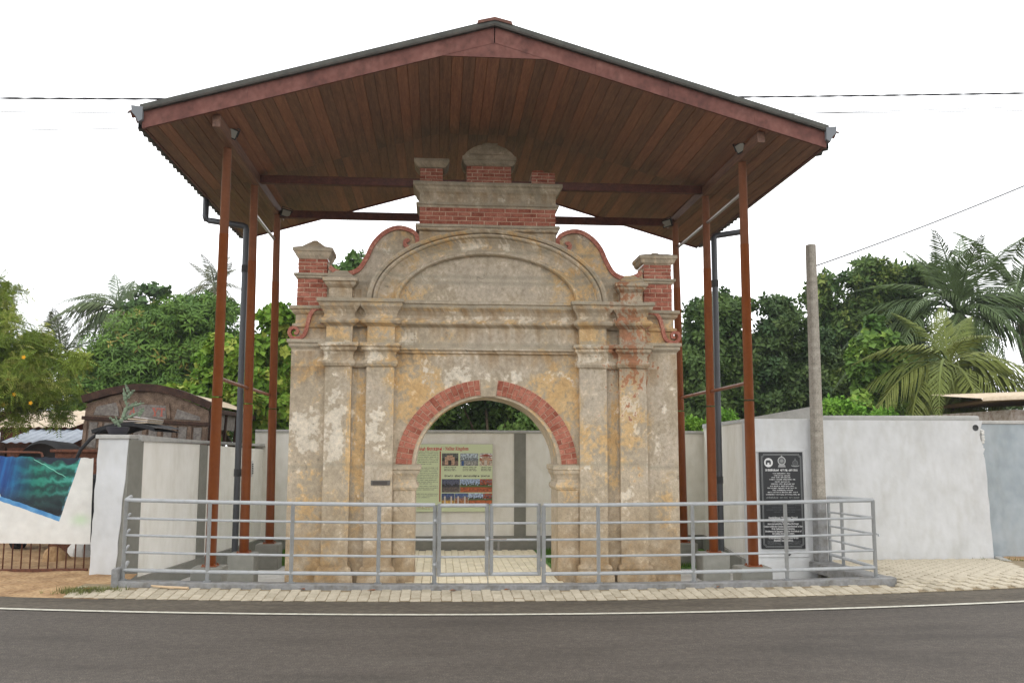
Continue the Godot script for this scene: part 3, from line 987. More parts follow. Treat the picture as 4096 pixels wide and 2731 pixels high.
		m.span(x0 + 0.005, x1 - 0.005, 3.868, 3.944, -0.45, -0.022)
		part(pier, "pier_band", m.done(), M.plaster)
		pier = brick_block(g, "brick_pier", x0 + 0.01, x1 - 0.01, 3.943, 4.14, -0.45, -0.025, 4, 0.165)
		var low: float = 0.0 if s < 0.0 else -0.02
		m = amb(0.008)
		m.moulding(x0 + 0.01, x1 - 0.01, -0.025, -0.45, [[0.0, 4.29 + low], [0.065, 4.282 + low], [0.068, 4.24 + low], [0.05, 4.225 + low], [0.03, 4.18 + low], [0.008, 4.15], [0.0, 4.138]], 0.06)
		m.frustum(x0 - 0.04, x1 + 0.04, 4.286 + low, -0.5, 0.02, x0 + 0.05, x1 - 0.05, 4.32 + low, -0.4, -0.07)
		if s < 0.0:
			m.frustum(x0 + 0.04, x1 - 0.05, 4.315, -0.4, -0.08, x0 + 0.13, x1 - 0.14, 4.39, -0.3, -0.16)
			m.frustum(x0 + 0.13, x1 - 0.14, 4.385, -0.3, -0.16, x0 + 0.18, x1 - 0.18, 4.425, -0.27, -0.19)
		else:
			m.frustum(x0 + 0.1, x1 - 0.12, 4.29, -0.35, -0.1, x0 + 0.17, x1 - 0.17, 4.335, -0.3, -0.16)
		part(pier, "pier_cap", m.done(), M.plaster)
		# S-shaped bracket
		var path := []
		for q in [[2.15, 3.315], [2.165, 3.27], [2.115, 3.265], [2.075, 3.31], [2.085, 3.385], [2.14, 3.44], [2.215, 3.455], [2.285, 3.425], [2.33, 3.36], [2.355, 3.27], [2.375, 3.17], [2.4, 3.1], [2.45, 3.06], [2.52, 3.05], [2.575, 3.075], [2.595, 3.13], [2.57, 3.18], [2.515, 3.185], [2.485, 3.15], [2.5, 3.115], [2.53, 3.12]]:
			path.append(Vector2(s * (q[0] + 0.005) + o, q[1] + 0.012))
		m = mb()
		m.wob = wobn; m.amp = 0.008
		m.band(smooth_line(path, 5), 0.058, -0.03, 0.05, 0.035)
		part(g, "bracket_scroll", m.done(), M.scroll_paint)
		# stump over the outer pilaster
		var q0: float = (s * 1.94 + o * 0.5) - 0.15
		var q1 := q0 + 0.3
		m = amb(0.007 if s < 0.0 else 0.02)
		m.span(q0, q1, 3.58, 3.76, -0.06, 0.1)
		m.moulding(q0, q1, 0.1, -0.06, [[0.0, 3.865], [0.075, 3.855], [0.078, 3.815], [0.055, 3.8], [0.045, 3.77], [0.01, 3.735], [0.0, 3.73]], 0.05)
		m.frustum(q0 - 0.05, q1 + 0.05, 3.858, -0.06, 0.15, q0 + 0.01, q1 - 0.01, 3.915, -0.06, 0.08)
		m.frustum(q0 + 0.01, q1 - 0.01, 3.91, -0.06, 0.08, q0 + 0.08, q1 - 0.08, 3.975, -0.06, 0.02)
		part(g, "stump", m.done(), M.plaster)
		# impost and jamb pier
		var j0: float = minf(cx + s * 0.935, cx + s * 1.215)
		var j1: float = maxf(cx + s * 0.935, cx + s * 1.215)
		m = amb(0.006)
		m.moulding(j0, j1, 0.012, -0.7, [[0.0, 1.425], [0.065, 1.415], [0.068, 1.36], [0.05, 1.345], [0.045, 1.31], [0.015, 1.27], [0.0, 1.225], [0.005, 1.19], [0.03, 1.16], [0.038, 1.13], [0.02, 1.1], [0.0, 1.085]], 0.06)
		m.span(j0 - 0.03, j1 + 0.03, 1.35, 1.42, -0.7, 0.05)
		part(g, "impost", m.done(), M.plaster)
		m = amb(0.004)
		for i in 5:
			m.span(j0 + 0.004, j1 - 0.004, -0.11 + i * 0.24, 0.13 + i * 0.24, -0.7, 0.012)
		part(g, "jamb", m.done(), M.plaster)
	# ring of bricks round the arch
	m = mb()
	for i in 60:
		var t0 := PI * i / 60.0
		var t1 := PI * (i + 1) / 60.0
		var p := [Vector2(cx + cos(t0) * 1.2, 1.38 + sin(t0) * 1.16), Vector2(cx + cos(t1) * 1.2, 1.38 + sin(t1) * 1.16), Vector2(cx + cos(t1) * 0.985, 1.38 + sin(t1) * 0.955), Vector2(cx + cos(t0) * 0.985, 1.38 + sin(t0) * 0.955)]
		m.quad(Vector3(p[3].x, p[3].y, 0.012), Vector3(p[0].x, p[0].y, 0.012), Vector3(p[1].x, p[1].y, 0.012), Vector3(p[2].x, p[2].y, 0.012))
		m.quad(Vector3(p[3].x, p[3].y, -0.02), Vector3(p[3].x, p[3].y, 0.012), Vector3(p[2].x, p[2].y, 0.012), Vector3(p[2].x, p[2].y, -0.02))
		m.quad(Vector3(p[0].x, p[0].y, -0.02), Vector3(p[1].x, p[1].y, -0.02), Vector3(p[1].x, p[1].y, 0.012), Vector3(p[0].x, p[0].y, 0.012))
	var ring := part(g, "arch_ring", m.done(), M.mortar)
	var rows := 21
	for s in [0, 1]:
		var ta := deg_to_rad(2.4)
		var tb: float = deg_to_rad(83.2) if s == 0 else deg_to_rad(84.8)
		for i in rows:
			var u0 := lerpf(ta, tb, float(i) / rows) + 0.0035
			var u1 := lerpf(ta, tb, float(i + 1) / rows) - 0.0035
			if s == 1:
				u0 = PI - u0; u1 = PI - u1
			var cut: float = (0.69 if i % 2 else 0.33) + rng.randf_range(-0.03, 0.03)
			for seg in [[0.02, cut - 0.02], [cut + 0.02, 0.98]]:
				var f := []
				for q in [[u0, seg[0]], [u0, seg[1]], [u1, seg[1]], [u1, seg[0]]]:
					f.append(Vector2(cx + cos(q[0]) * lerpf(0.985, 1.2, q[1]), 1.38 + sin(q[0]) * lerpf(0.955, 1.16, q[1])))
				m = mb()
				m.hexa(f, -0.03, 0.021 + rng.randf_range(-0.003, 0.003), 0.004)
				part(ring, "brick", m.done(), M["brick%d" % rng.randi_range(0, 3)])
	m = amb(0.004)
	m.hexa([Vector2(-0.075, 2.31), Vector2(0.125, 2.31), Vector2(0.145, 2.555), Vector2(-0.09, 2.555)], -0.05, 0.024, 0.006)
	part(g, "keystone", m.done(), M.plaster)
	# small worn metal plate on the left inner pilaster
	var pl := thing("wall_plate", "small dark grey metal plate with rubbed lettering on the left inner pilaster", "plate", Vector3(-1.37, 1.19, 0.116))
	m = mb()
	m.box(Vector3.ZERO, Vector3(0.245, 0.062, 0.008), 0.002)
	part(pl, "plate", m.done(), plain("plate_metal", c8(98, 94, 88), 0.5, 0.4))
	m = mb()
	m.box(Vector3(-0.008, -0.002, 0.005), Vector3(0.19, 0.042, 0.006), 0.002)
	part(pl, "raised_field", m.done(), plain("plate_dark", c8(72, 66, 60), 0.5, 0.4))


# ---------------------------------------------------------------- the canopy
const RX := -0.05      # ridge
const HALF := 3.8
const EAVE := 5.085
const PITCH := 0.292
const ZF := 2.3
const ZB := -3.05


func soffit(x: float) -> float:
	return minf(EAVE + (HALF - absf(x - RX)) * PITCH, 6.015)


func canopy() -> void:
	var g := thing("canopy", "large gabled canopy with brown boarded ceiling on six tall orange-brown posts", "canopy")
	# ceiling boards, each its own plank
	var runs := []   # pairs of x along the ceiling section
	var n := 26
	var flat := (6.015 - EAVE) / PITCH
	for s: float in [-1.0, 1.0]:
		for i in n:
			var u0 := flat * i / n
			var u1 := flat * (i + 1) / n
			runs.append([RX + s * (HALF - u0), RX + s * (HALF - u1)])
	for i in 9:
		var w := (HALF - flat) * 2.0 / 9.0
		runs.append([RX - (HALF - flat) + i * w, RX - (HALF - flat) + (i + 1) * w])
	for q in runs:
		var a: float = minf(q[0], q[1]) + 0.002
		var b: float = maxf(q[0], q[1]) - 0.002
		var ya := soffit(a)
		var yb := soffit(b)
		var joint := -0.32 + (rng.randf_range(-0.012, 0.012))
		for z in [[ZB + 0.02, joint - 0.002], [joint + 0.002, ZF - 0.03]]:
			var m := mb()
			var h := rng.randf_range(-0.0015, 0.0015)
			var e := 0.003
			var slope := (yb - ya) / (b - a)
			var z0: float = z[0]
			var z1: float = z[1]
			# underside with eased edges, sides and top
			var sec := [Vector2(a, ya + 0.016 + h), Vector2(a, ya + e + h), Vector2(a + e, ya + e * slope + h), Vector2(b - e, yb - e * slope + h), Vector2(b, yb + e + h), Vector2(b, yb + 0.016 + h)]
			for i in 5:
				m.quad(Vector3(sec[i].x, sec[i].y, z0), Vector3(sec[i + 1].x, sec[i + 1].y, z0), Vector3(sec[i + 1].x, sec[i + 1].y, z1), Vector3(sec[i].x, sec[i].y, z1))
			m.quad(Vector3(a, ya + 0.016 + h, z0), Vector3(a, ya + 0.016 + h, z1), Vector3(b, yb + 0.016 + h, z1), Vector3(b, yb + 0.016 + h, z0))
			part(g, "ceiling_board", m.done(), M["board%d" % rng.randi_range(0, 4)])
	# roof sheets above, wavy, with the wave showing along the eaves
	for s: float in [-1.0, 1.0]:
		var m := mb(true)
		var nz := 200
		var prev := []
		for i in nz + 1:
			var z := lerpf(ZB - 0.08, ZF + 0.05, float(i) / nz)
			var wv := 0.022 * sin(z * TAU / 0.16)
			var row := [Vector3(RX, EAVE + 0.2 + (HALF + 0.02) * PITCH + wv, z), Vector3(RX + s * (HALF + 0.16), EAVE + 0.2 - 0.14 * PITCH + wv, z), Vector3(RX + s * (HALF + 0.16), EAVE + 0.185 - 0.14 * PITCH + wv, z), Vector3(RX, EAVE + 0.185 + (HALF + 0.02) * PITCH + wv, z)]
			if i > 0:
				for k in 3:
					m.quad(prev[k], prev[k + 1], row[k + 1], row[k])
			prev = row
		part(g, "roof_sheet", m.done(), M.roof_sheet)
		# eave: board, tile tails hanging over it, gutter stub at the street end
		m = mb()
		m.span(minf(RX + s * HALF, RX + s * (HALF + 0.025)), maxf(RX + s * HALF, RX + s * (HALF + 0.025)), EAVE - 0.015, EAVE + 0.19, ZB + 0.02, ZF - 0.02)
		part(g, "eave_board", m.done(), M.beam_wood)
		m = mb(true)
		prev = []
		for i in nz + 1:
			var z := lerpf(ZB, ZF - 0.12, float(i) / nz)
			var wv := absf(sin(z * PI / 0.165))
			var hang: float = EAVE - 0.03 + 0.055 * wv
			if s > 0.0 and z > -0.9 and z < 1.9:
				hang = EAVE + 0.02
			var x0 := RX + s * (HALF + 0.03)
			var x1 := RX + s * (HALF + 0.1)
			var row := [Vector3(x0, EAVE + 0.17, z), Vector3(x0, hang, z), Vector3(x1, hang + 0.012, z), Vector3(x1, EAVE + 0.16, z)]
			if i > 0:
				for k in 3:
					m.quad(prev[k], prev[k + 1], row[k + 1], row[k])
			prev = row
		part(g, "eave_trim", m.done(), M.flashing)
		var gx := RX + s * (HALF + 0.085)
		m = mb()
		var prof := [Vector2(0.0, 0.2), Vector2(0.0, 0.06), Vector2(0.045, 0.03), Vector2(0.07, 0.09), Vector2(0.115, 0.14), Vector2(0.125, 0.215)]
		var poly := PackedVector2Array()
		for q in prof:
			poly.append(Vector2(RX + s * (HALF + 0.005 + q.x), EAVE + q.y))
		m.extrude(poly, ZF - 0.32, ZF + 0.05)
		part(g, "gutter_end", m.done(), M.gutter_grey)
		# rainwater pipe
		var px := RX + s * (HALF + 0.05)
		var qx: float = -3.335 if s < 0.0 else 3.325
		m = mb(true)
		m.tube([Vector3(px, EAVE + 0.05, -0.62), Vector3(px, 4.83, -0.62), Vector3(px - s * 0.012, 4.79, -0.62), Vector3(px - s * 0.05, 4.775, -0.62), Vector3(qx + s * 0.05, 4.71, -0.62), Vector3(qx + s * 0.012, 4.695, -0.62), Vector3(qx, 4.65, -0.62), Vector3(qx, 0.2, -0.62), Vector3(qx, 0.1, -0.62), Vector3(qx - s * 0.03, 0.03, -0.6), Vector3(qx - s * 0.1, 0.0, -0.56)], 0.043, 14)
		var pipe := part(g, "rain_pipe", m.done(), M.pipe_dark)
		for y in [1.25, 4.05] if s < 0.0 else [1.15, 3.95]:
			m = mb(true)
			m.tube([Vector3(qx, y, -0.62), Vector3(qx, y + 0.1, -0.62)], 0.05, 14)
			part(pipe, "pipe_socket", m.done(), M.pipe_dark)
	# bargeboards at both gables: three or four lengths a side, dark metal edge above
	for fr in [[ZF, 0.03], [ZB, -0.03]]:
		var z0: float = minf(fr[0], fr[0] - fr[1])
		var z1: float = maxf(fr[0], fr[0] - fr[1])
		for s: float in [-1.0, 1.0]:
			var cuts := [0.0, 0.36, 0.71, 1.0] if s < 0.0 else [0.0, 0.3, 0.52, 0.78, 1.0]
			for i in cuts.size() - 1:
				var xa: float = RX + s * (HALF + 0.02) * cuts[i] + s * (0.006 if i == 0 else 0.0015)
				var xb: float = RX + s * (HALF + 0.02) * cuts[i + 1]
				var ya: float = EAVE - 0.02 + (HALF - absf(xa - RX)) * PITCH
				var yb: float = EAVE - 0.02 + (HALF - absf(xb - RX)) * PITCH
				var m := mb()
				var poly := PackedVector2Array([Vector2(xa, ya), Vector2(xb, yb), Vector2(xb, yb + 0.185), Vector2(xa, ya + 0.185)])
				m.extrude(poly, z0 - 0.001 * i, z1 + 0.001 * i)
				part(g, "bargeboard", m.done(), M.fascia_paint)
			var m2 := mb()
			var y0 := EAVE + 0.165
			var e0: float = fr[0] + (0.045 if fr[1] > 0.0 else -0.045)
			m2.extrude(PackedVector2Array([Vector2(RX, y0 + HALF * PITCH), Vector2(RX + s * (HALF + 0.04), y0 - 0.012), Vector2(RX + s * (HALF + 0.04), y0 + 0.062), Vector2(RX, y0 + HALF * PITCH + 0.075)]), minf(e0, fr[0] - fr[1]), maxf(e0, fr[0] - fr[1]))
			part(g, "edge_flashing", m2.done(), M.flashing)
		var m3 := mb()
		m3.extrude(PackedVector2Array([Vector2(RX - 0.6, 6.005), Vector2(RX + 0.6, 6.005), Vector2(RX, 6.005 + 0.6 * PITCH - 0.006)]), z0 + 0.004, z1 - 0.004)
		part(g, "apex_board", m3.done(), M.fascia_paint)
	var m := mb()
	var top := EAVE + 0.225 + HALF * PITCH
	m.extrude(PackedVector2Array([Vector2(RX, top + 0.035), Vector2(RX - 0.19, top - 0.012), Vector2(RX - 0.2, top - 0.05), Vector2(RX, top + 0.0), Vector2(RX + 0.2, top - 0.05), Vector2(RX + 0.19, top - 0.012)]), ZB - 0.1, ZF + 0.06)
	part(g, "ridge_cap", m.done(), M.roof_sheet)
	# beams
	for s: float in [-1.0, 1.0]:
		var bx: float = -3.12 if s < 0.0 else 3.06
		m = mb()
		m.span(bx - 0.045, bx + 0.045, 5.15, soffit(bx) - 0.004, -2.1, 2.16, 0.006)
		part(g, "beam", m.done(), M.board2)
	for z in [-0.15, -1.7]:
		m = mb()
		m.span(-3.07, 3.01, 5.185 if z > -1.0 else 5.1, 5.295 if z > -1.0 else 5.215, z - 0.04, z + 0.04, 0.005)
		part(g, "tie_beam", m.done(), M.beam_wood)
	# posts on concrete plinths
	for q in [[-3.165, -3.175, 1.4, 0.31], [3.085, 3.085, 1.4, 0.262], [-3.15, -3.12, -0.15, 0.29], [3.075, 3.075, -0.15, 0.255], [-3.11, -3.07, -1.7, 0.255], [3.04, 3.085, -1.7, 0.232]]:
		var front: bool = q[2] > 1.0
		m = mb(true)
		var top_y := 5.16
		var at := [q[3], 2.2, 2.22, 2.46, 2.47, 4.1, 4.12, top_y]
		var rad := [0.061, 0.06, 0.0575, 0.0575, 0.056, 0.055, 0.051, 0.05]
		for i in 3:
			var k := i * 2
			var xa := lerpf(q[1], q[0], (at[k] - q[3]) / (top_y - q[3]))
			var xb := lerpf(q[1], q[0], (at[k + 1] - q[3]) / (top_y - q[3]))
			m.tube([Vector3(xa, at[k], q[2]), Vector3(xb, at[k + 1], q[2])], rad[k], 18, rad[k + 1])
		m.tube([Vector3(lerpf(q[1], q[0], 0.45), 2.46, q[2]), Vector3(lerpf(q[1], q[0], 0.78), 4.12, q[2])], 0.0565, 18, 0.055)
		var post := part(g, "post", m.done(), M.post_paint)
		m = mb()
		m.span(q[1] - 0.085, q[1] + 0.085, q[3], q[3] + 0.01, q[2] - 0.085, q[2] + 0.085, 0.002)
		for bx in [-0.066, 0.066]:
			for bz in [-0.066, 0.066]:
				m.span(q[1] + bx - 0.009, q[1] + bx + 0.009, q[3] + 0.011, q[3] + 0.028, q[2] + bz - 0.009, q[2] + bz + 0.009)
		part(post, "base_plate", m.done(), M.post_paint)
		m = mb(true)
		m.tube([Vector3(lerpf(q[1], q[0], 0.78), 4.1, q[2]), Vector3(q[0], top_y, q[2])], 0.053, 18, 0.05)
		part(post, "post_head", m.done(), M.post_upper)
		m = mb()
		m.span(q[1] - (0.175 if q[1] < 0.0 else 0.2), q[1] + (0.16 if q[1] < 0.0 else 0.17), -0.12, q[3], q[2] - 0.17, q[2] + 0.17, 0.012)
		part(post, "plinth", m.done(), M.grey_paint)
	for s: float in [-1.0, 1.0]:
		var bx: float = -3.14 if s < 0.0 else 3.08
		for y in [2.42, 4.775]:
			for z in [[-1.68, -0.17], [-0.13, 1.38]]:
				if y > 3.0 and s < 0.0 and z[0] > -1.0:
					continue
				m = mb(true)
				m.tube([Vector3(bx, y - 0.006, z[0]), Vector3(bx, y, z[1])], 0.022, 10)
				part(g, "strut", m.done(), M.post_paint if y < 3.0 else M.steel_pale)
	# floodlights hung from the beam ends
	var spots := [[-3.08, 5.27, 1.62, 0.5, "front left floodlight, tilted inwards under the canopy edge"], [-2.97, 5.17, -1.66, 0.15, "rear left floodlight beside the back tie beam"], [3.0, 5.27, 1.62, -0.9, "front right floodlight, seen edge-on under the canopy edge"], [2.9, 5.14, -1.66, -0.3, "rear right floodlight beside the back tie beam"]]
	for q in spots:
		var f := thing("floodlight", q[4], "floodlight", Vector3(q[0], q[1], q[2]), "floodlights under the canopy")
		f.rotation = Vector3(0.35, q[3], 0.25 * signf(q[0]))
		m = mb()
		m.box(Vector3(0, 0, 0), Vector3(0.15, 0.12, 0.035), 0.006)
		for i in 5:
			m.box(Vector3(-0.05 + i * 0.025, 0, -0.024), Vector3(0.006, 0.1, 0.016))
		part(f, "housing", m.done(), M.black_plastic)
		m = mb()
		m.box(Vector3(0, 0, 0.0185), Vector3(0.12, 0.09, 0.005), 0.002)
		part(f, "glass", m.done(), M.lamp_glass)
		m = mb()
		m.box(Vector3(-0.082, 0.03, 0), Vector3(0.008, 0.1, 0.02))
		m.box(Vector3(0.082, 0.03, 0), Vector3(0.008, 0.1, 0.02))
		m.box(Vector3(0, 0.08, 0), Vector3(0.17, 0.008, 0.02))
		part(f, "bracket", m.done(), M.black_plastic)


# ---------------------------------------------------------------- railings and gates
const RAILS := [[0.855, 0.0215], [0.658, 0.0135], [0.477, 0.0135], [0.296, 0.0135], [0.107, 0.0205]]


func rail_post(g: Node3D, p: Vector3, r := 0.0215) -> void:
	var m := mb(true)
	m.tube([p, p + Vector3(0, 0.855, 0)], r, 14)
	var o := part(g, "post", m.done(), M.rail_paint)
	m = mb(true)
	m.tube([p, p + Vector3(0, 0.012, 0)], 0.042, 16)
	part(o, "base_plate", m.done(), M.rail_paint)


func rail_span(g: Node3D, a: Vector3, b: Vector3, from := 0) -> void:
	for k in range(from, 5):
		var m := mb(true)
		m.tube([a + Vector3(0, RAILS[k][0], 0), b + Vector3(0, RAILS[k][0], 0)], RAILS[k][1], 14)
		part(g, "rail", m.done(), M.rail_paint)


func on_kerb(x: float) -> Vector3:
	return Vector3(x, kerb_y(x), kerb_z(x))


func fences() -> void:
	# kerbs that carry the railings
	var m := mb()
	var n := 34
	for i in n:
		var a := -4.06 + 8.55 * i / n
		var b := -4.06 + 8.55 * (i + 1) / n
		var sec := []
		for x in [a, b]:
			sec.append([Vector3(x, -0.12, kerb_z(x) - 0.08), Vector3(x, kerb_y(x) - 0.006, kerb_z(x) - 0.08), Vector3(x, kerb_y(x), kerb_z(x) - 0.072), Vector3(x, kerb_y(x), kerb_z(x) + 0.07), Vector3(x, kerb_y(x) - 0.01, kerb_z(x) + 0.08), Vector3(x, -0.1, kerb_z(x) + 0.08)])
		for k in 5:
			m.quad(sec[0][k + 1], sec[1][k + 1], sec[1][k], sec[0][k])
	for x in [-4.06, 4.49]:
		m.quad(Vector3(x, -0.12, kerb_z(x) + 0.08), Vector3(x, kerb_y(x), kerb_z(x) + 0.075), Vector3(x, kerb_y(x), kerb_z(x) - 0.075), Vector3(x, -0.12, kerb_z(x) - 0.08))
	m.box(Vector3(-4.075, 0.21, 1.73), Vector3(0.075, 0.26, 0.19), 0.01)
	struct("railing_kerb", m.done(), M.kerb_paint)
	m = mb()
	m.extrude(PackedVector2Array([Vector2(0, -0.12), Vector2(0.3, -0.12), Vector2(0.3, 0.0), Vector2(0.29, 0.01), Vector2(0.01, 0.01), Vector2(0, 0.0)]), 0.0, 1.96)
	var back := struct("return_kerb", m.done(), M.kerb_paint)
	back.position = Vector3(4.335, 0.135, -0.02)
	back.basis = Basis(Vector3(1, 0, 0), Vector3(0, 1, 0), Vector3(-0.075, 0.028, 1))
	# left railing
	var g := thing("railing", "grey pipe railing on the kerb left of the gates", "railing", Vector3.ZERO, "grey pipe railings along the pavement")
	var xs := [-4.02, -3.12, -2.22, -1.275, -0.66]
	for i in xs.size():
		rail_post(g, on_kerb(xs[i]), 0.0215 if i < 4 else 0.024)
		if i > 0:
			rail_span(g, on_kerb(xs[i - 1]), on_kerb(xs[i]))
	var pier := Vector3(-4.2, kerb_y(-4.02), 1.02)
	rail_span(g, on_kerb(-4.02), pier)
	# right railing with its return to the pole
	g = thing("railing", "grey pipe railing right of the gates, turning back towards the concrete pole", "railing", Vector3.ZERO, "grey pipe railings along the pavement")
	xs = [0.545, 1.156, 2.22, 3.28, 4.293]
	for i in xs.size():
		rail_post(g, on_kerb(xs[i]), 0.0215 if i > 0 else 0.024)
		if i > 0:
			rail_span(g, on_kerb(xs[i - 1]), on_kerb(xs[i]))
	var c0 := on_kerb(4.293)
	var c1 := Vector3(4.47, 0.165, 0.75)
	var c2 := Vector3(4.6, 0.135, 0.06)
	rail_post(g, c1)
	rail_post(g, c2)
	rail_span(g, c0, c1)
	rail_span(g, c1, c2)
	m = mb(true)
	m.tube([c0 + Vector3(0.02, 0.48, 0), c0 + Vector3(0.05, 0.48, 0), c0 + Vector3(0.055, 0.45, 0)], 0.012, 8)
	part(g, "hook", m.done(), M.rail_paint)
	# the two gate leaves
	for leaf in [[-0.612, -0.085, -0.66, "left leaf of the grey pipe gate, with the drop bolt at its edge"], [0.492, -0.036, 0.545, "right leaf of the grey pipe gate, with the slide latch"]]:
		var x0: float = leaf[0]
		var x1: float = leaf[1]
		var y := kerb_y(0.0)
		var z := kerb_z(0.0) + 0.004
		g = thing("gate", leaf[3], "gate", Vector3.ZERO, "pair of grey pipe gate leaves")
		for k in 5:
			m = mb(true)
			m.tube([Vector3(x0, y + RAILS[k][0], z), Vector3(x1, y + RAILS[k][0], z)], RAILS[k][1], 14)
			part(g, "rail", m.done(), M.rail_paint)
		for x in [x0, x1]:
			m = mb(true)
			m.tube([Vector3(x, y + 0.09, z), Vector3(x, y + 0.872, z)], 0.0225, 14)
			part(g, "stile", m.done(), M.rail_paint)
		for yy in [0.215, 0.69]:
			m = mb(true)
			var hx: float = (x0 + leaf[2]) * 0.5
			m.tube([Vector3(hx, y + yy - 0.03, z + 0.02), Vector3(hx, y + yy + 0.03, z + 0.02)], 0.013, 10)
			m.box(Vector3(hx, y + yy, z + 0.012), Vector3(0.075, 0.03, 0.012), 0.003)
			part(g, "hinge", m.done(), M.rail_paint)
		if x0 < 0.0:
			m = mb(true)
			m.tube([Vector3(x1 + 0.012, y - 0.005, z + 0.02), Vector3(x1 + 0.012, y + 0.14, z + 0.02)], 0.005, 8)
			part(g, "drop_bolt", m.done(), M.rail_paint)
			m = mb()
			m.box(Vector3(x1 + 0.005, y + 0.49, z + 0.026), Vector3(0.03, 0.04, 0.02), 0.004)
			part(g, "keeper", m.done(), M.rail_paint)
		else:
			m = mb(true)
			m.tube([Vector3(x1 - 0.02, y + 0.487, z + 0.026), Vector3(x1 + 0.17, y + 0.487, z + 0.026)], 0.006, 8)
			part(g, "latch", m.done(), M.steel_pale)
			m = mb(true)
			m.tube([Vector3(x1 + 0.075, y + 0.47, z + 0.018), Vector3(x1 + 0.073, y + 0.38, z + 0.02), Vector3(x1 + 0.08, y + 0.36, z + 0.02), Vector3(x1 + 0.087, y + 0.38, z + 0.02), Vector3(x1 + 0.085, y + 0.47, z + 0.018)], 0.0018, 5)
			part(g, "wire_loop", m.done(), M.steel_pale)


# ---------------------------------------------------------------- walls
func wall_box(a: Vector2, b: Vector2, thick: float, y0: float, ya: float, yb: float, m: MB, grow := 0.0) -> void:   # a wall between two plan points (x, z), its body to the left of the way from a to b; heights ya at a and yb at b
	var d := (b - a).normalized()
	var nn := Vector2(d.y, -d.x)
	var a0 := a - nn * grow
	var b0 := b - nn * grow
	var a1 := a + nn * (thick + grow)
	var b1 := b + nn * (thick + grow)
	var c := Vector3((a0.x + b1.x) * 0.5, (y0 + (ya + yb) * 0.5) * 0.5, (a0.y + b1.y) * 0.5)
	var lo := [Vector3(a0.x, y0, a0.y), Vector3(b0.x, y0, b0.y), Vector3(b1.x, y0, b1.y), Vector3(a1.x, y0, a1.y)]
	var hi := [Vector3(a0.x, ya, a0.y), Vector3(b0.x, yb, b0.y), Vector3(b1.x, yb, b1.y), Vector3(a1.x, ya, a1.y)]
	for i in 4:
		m.oquad(lo[i], lo[(i + 1) % 4], hi[(i + 1) % 4], hi[i], c)
	m.oquad(hi[0], hi[1], hi[2], hi[3], c)


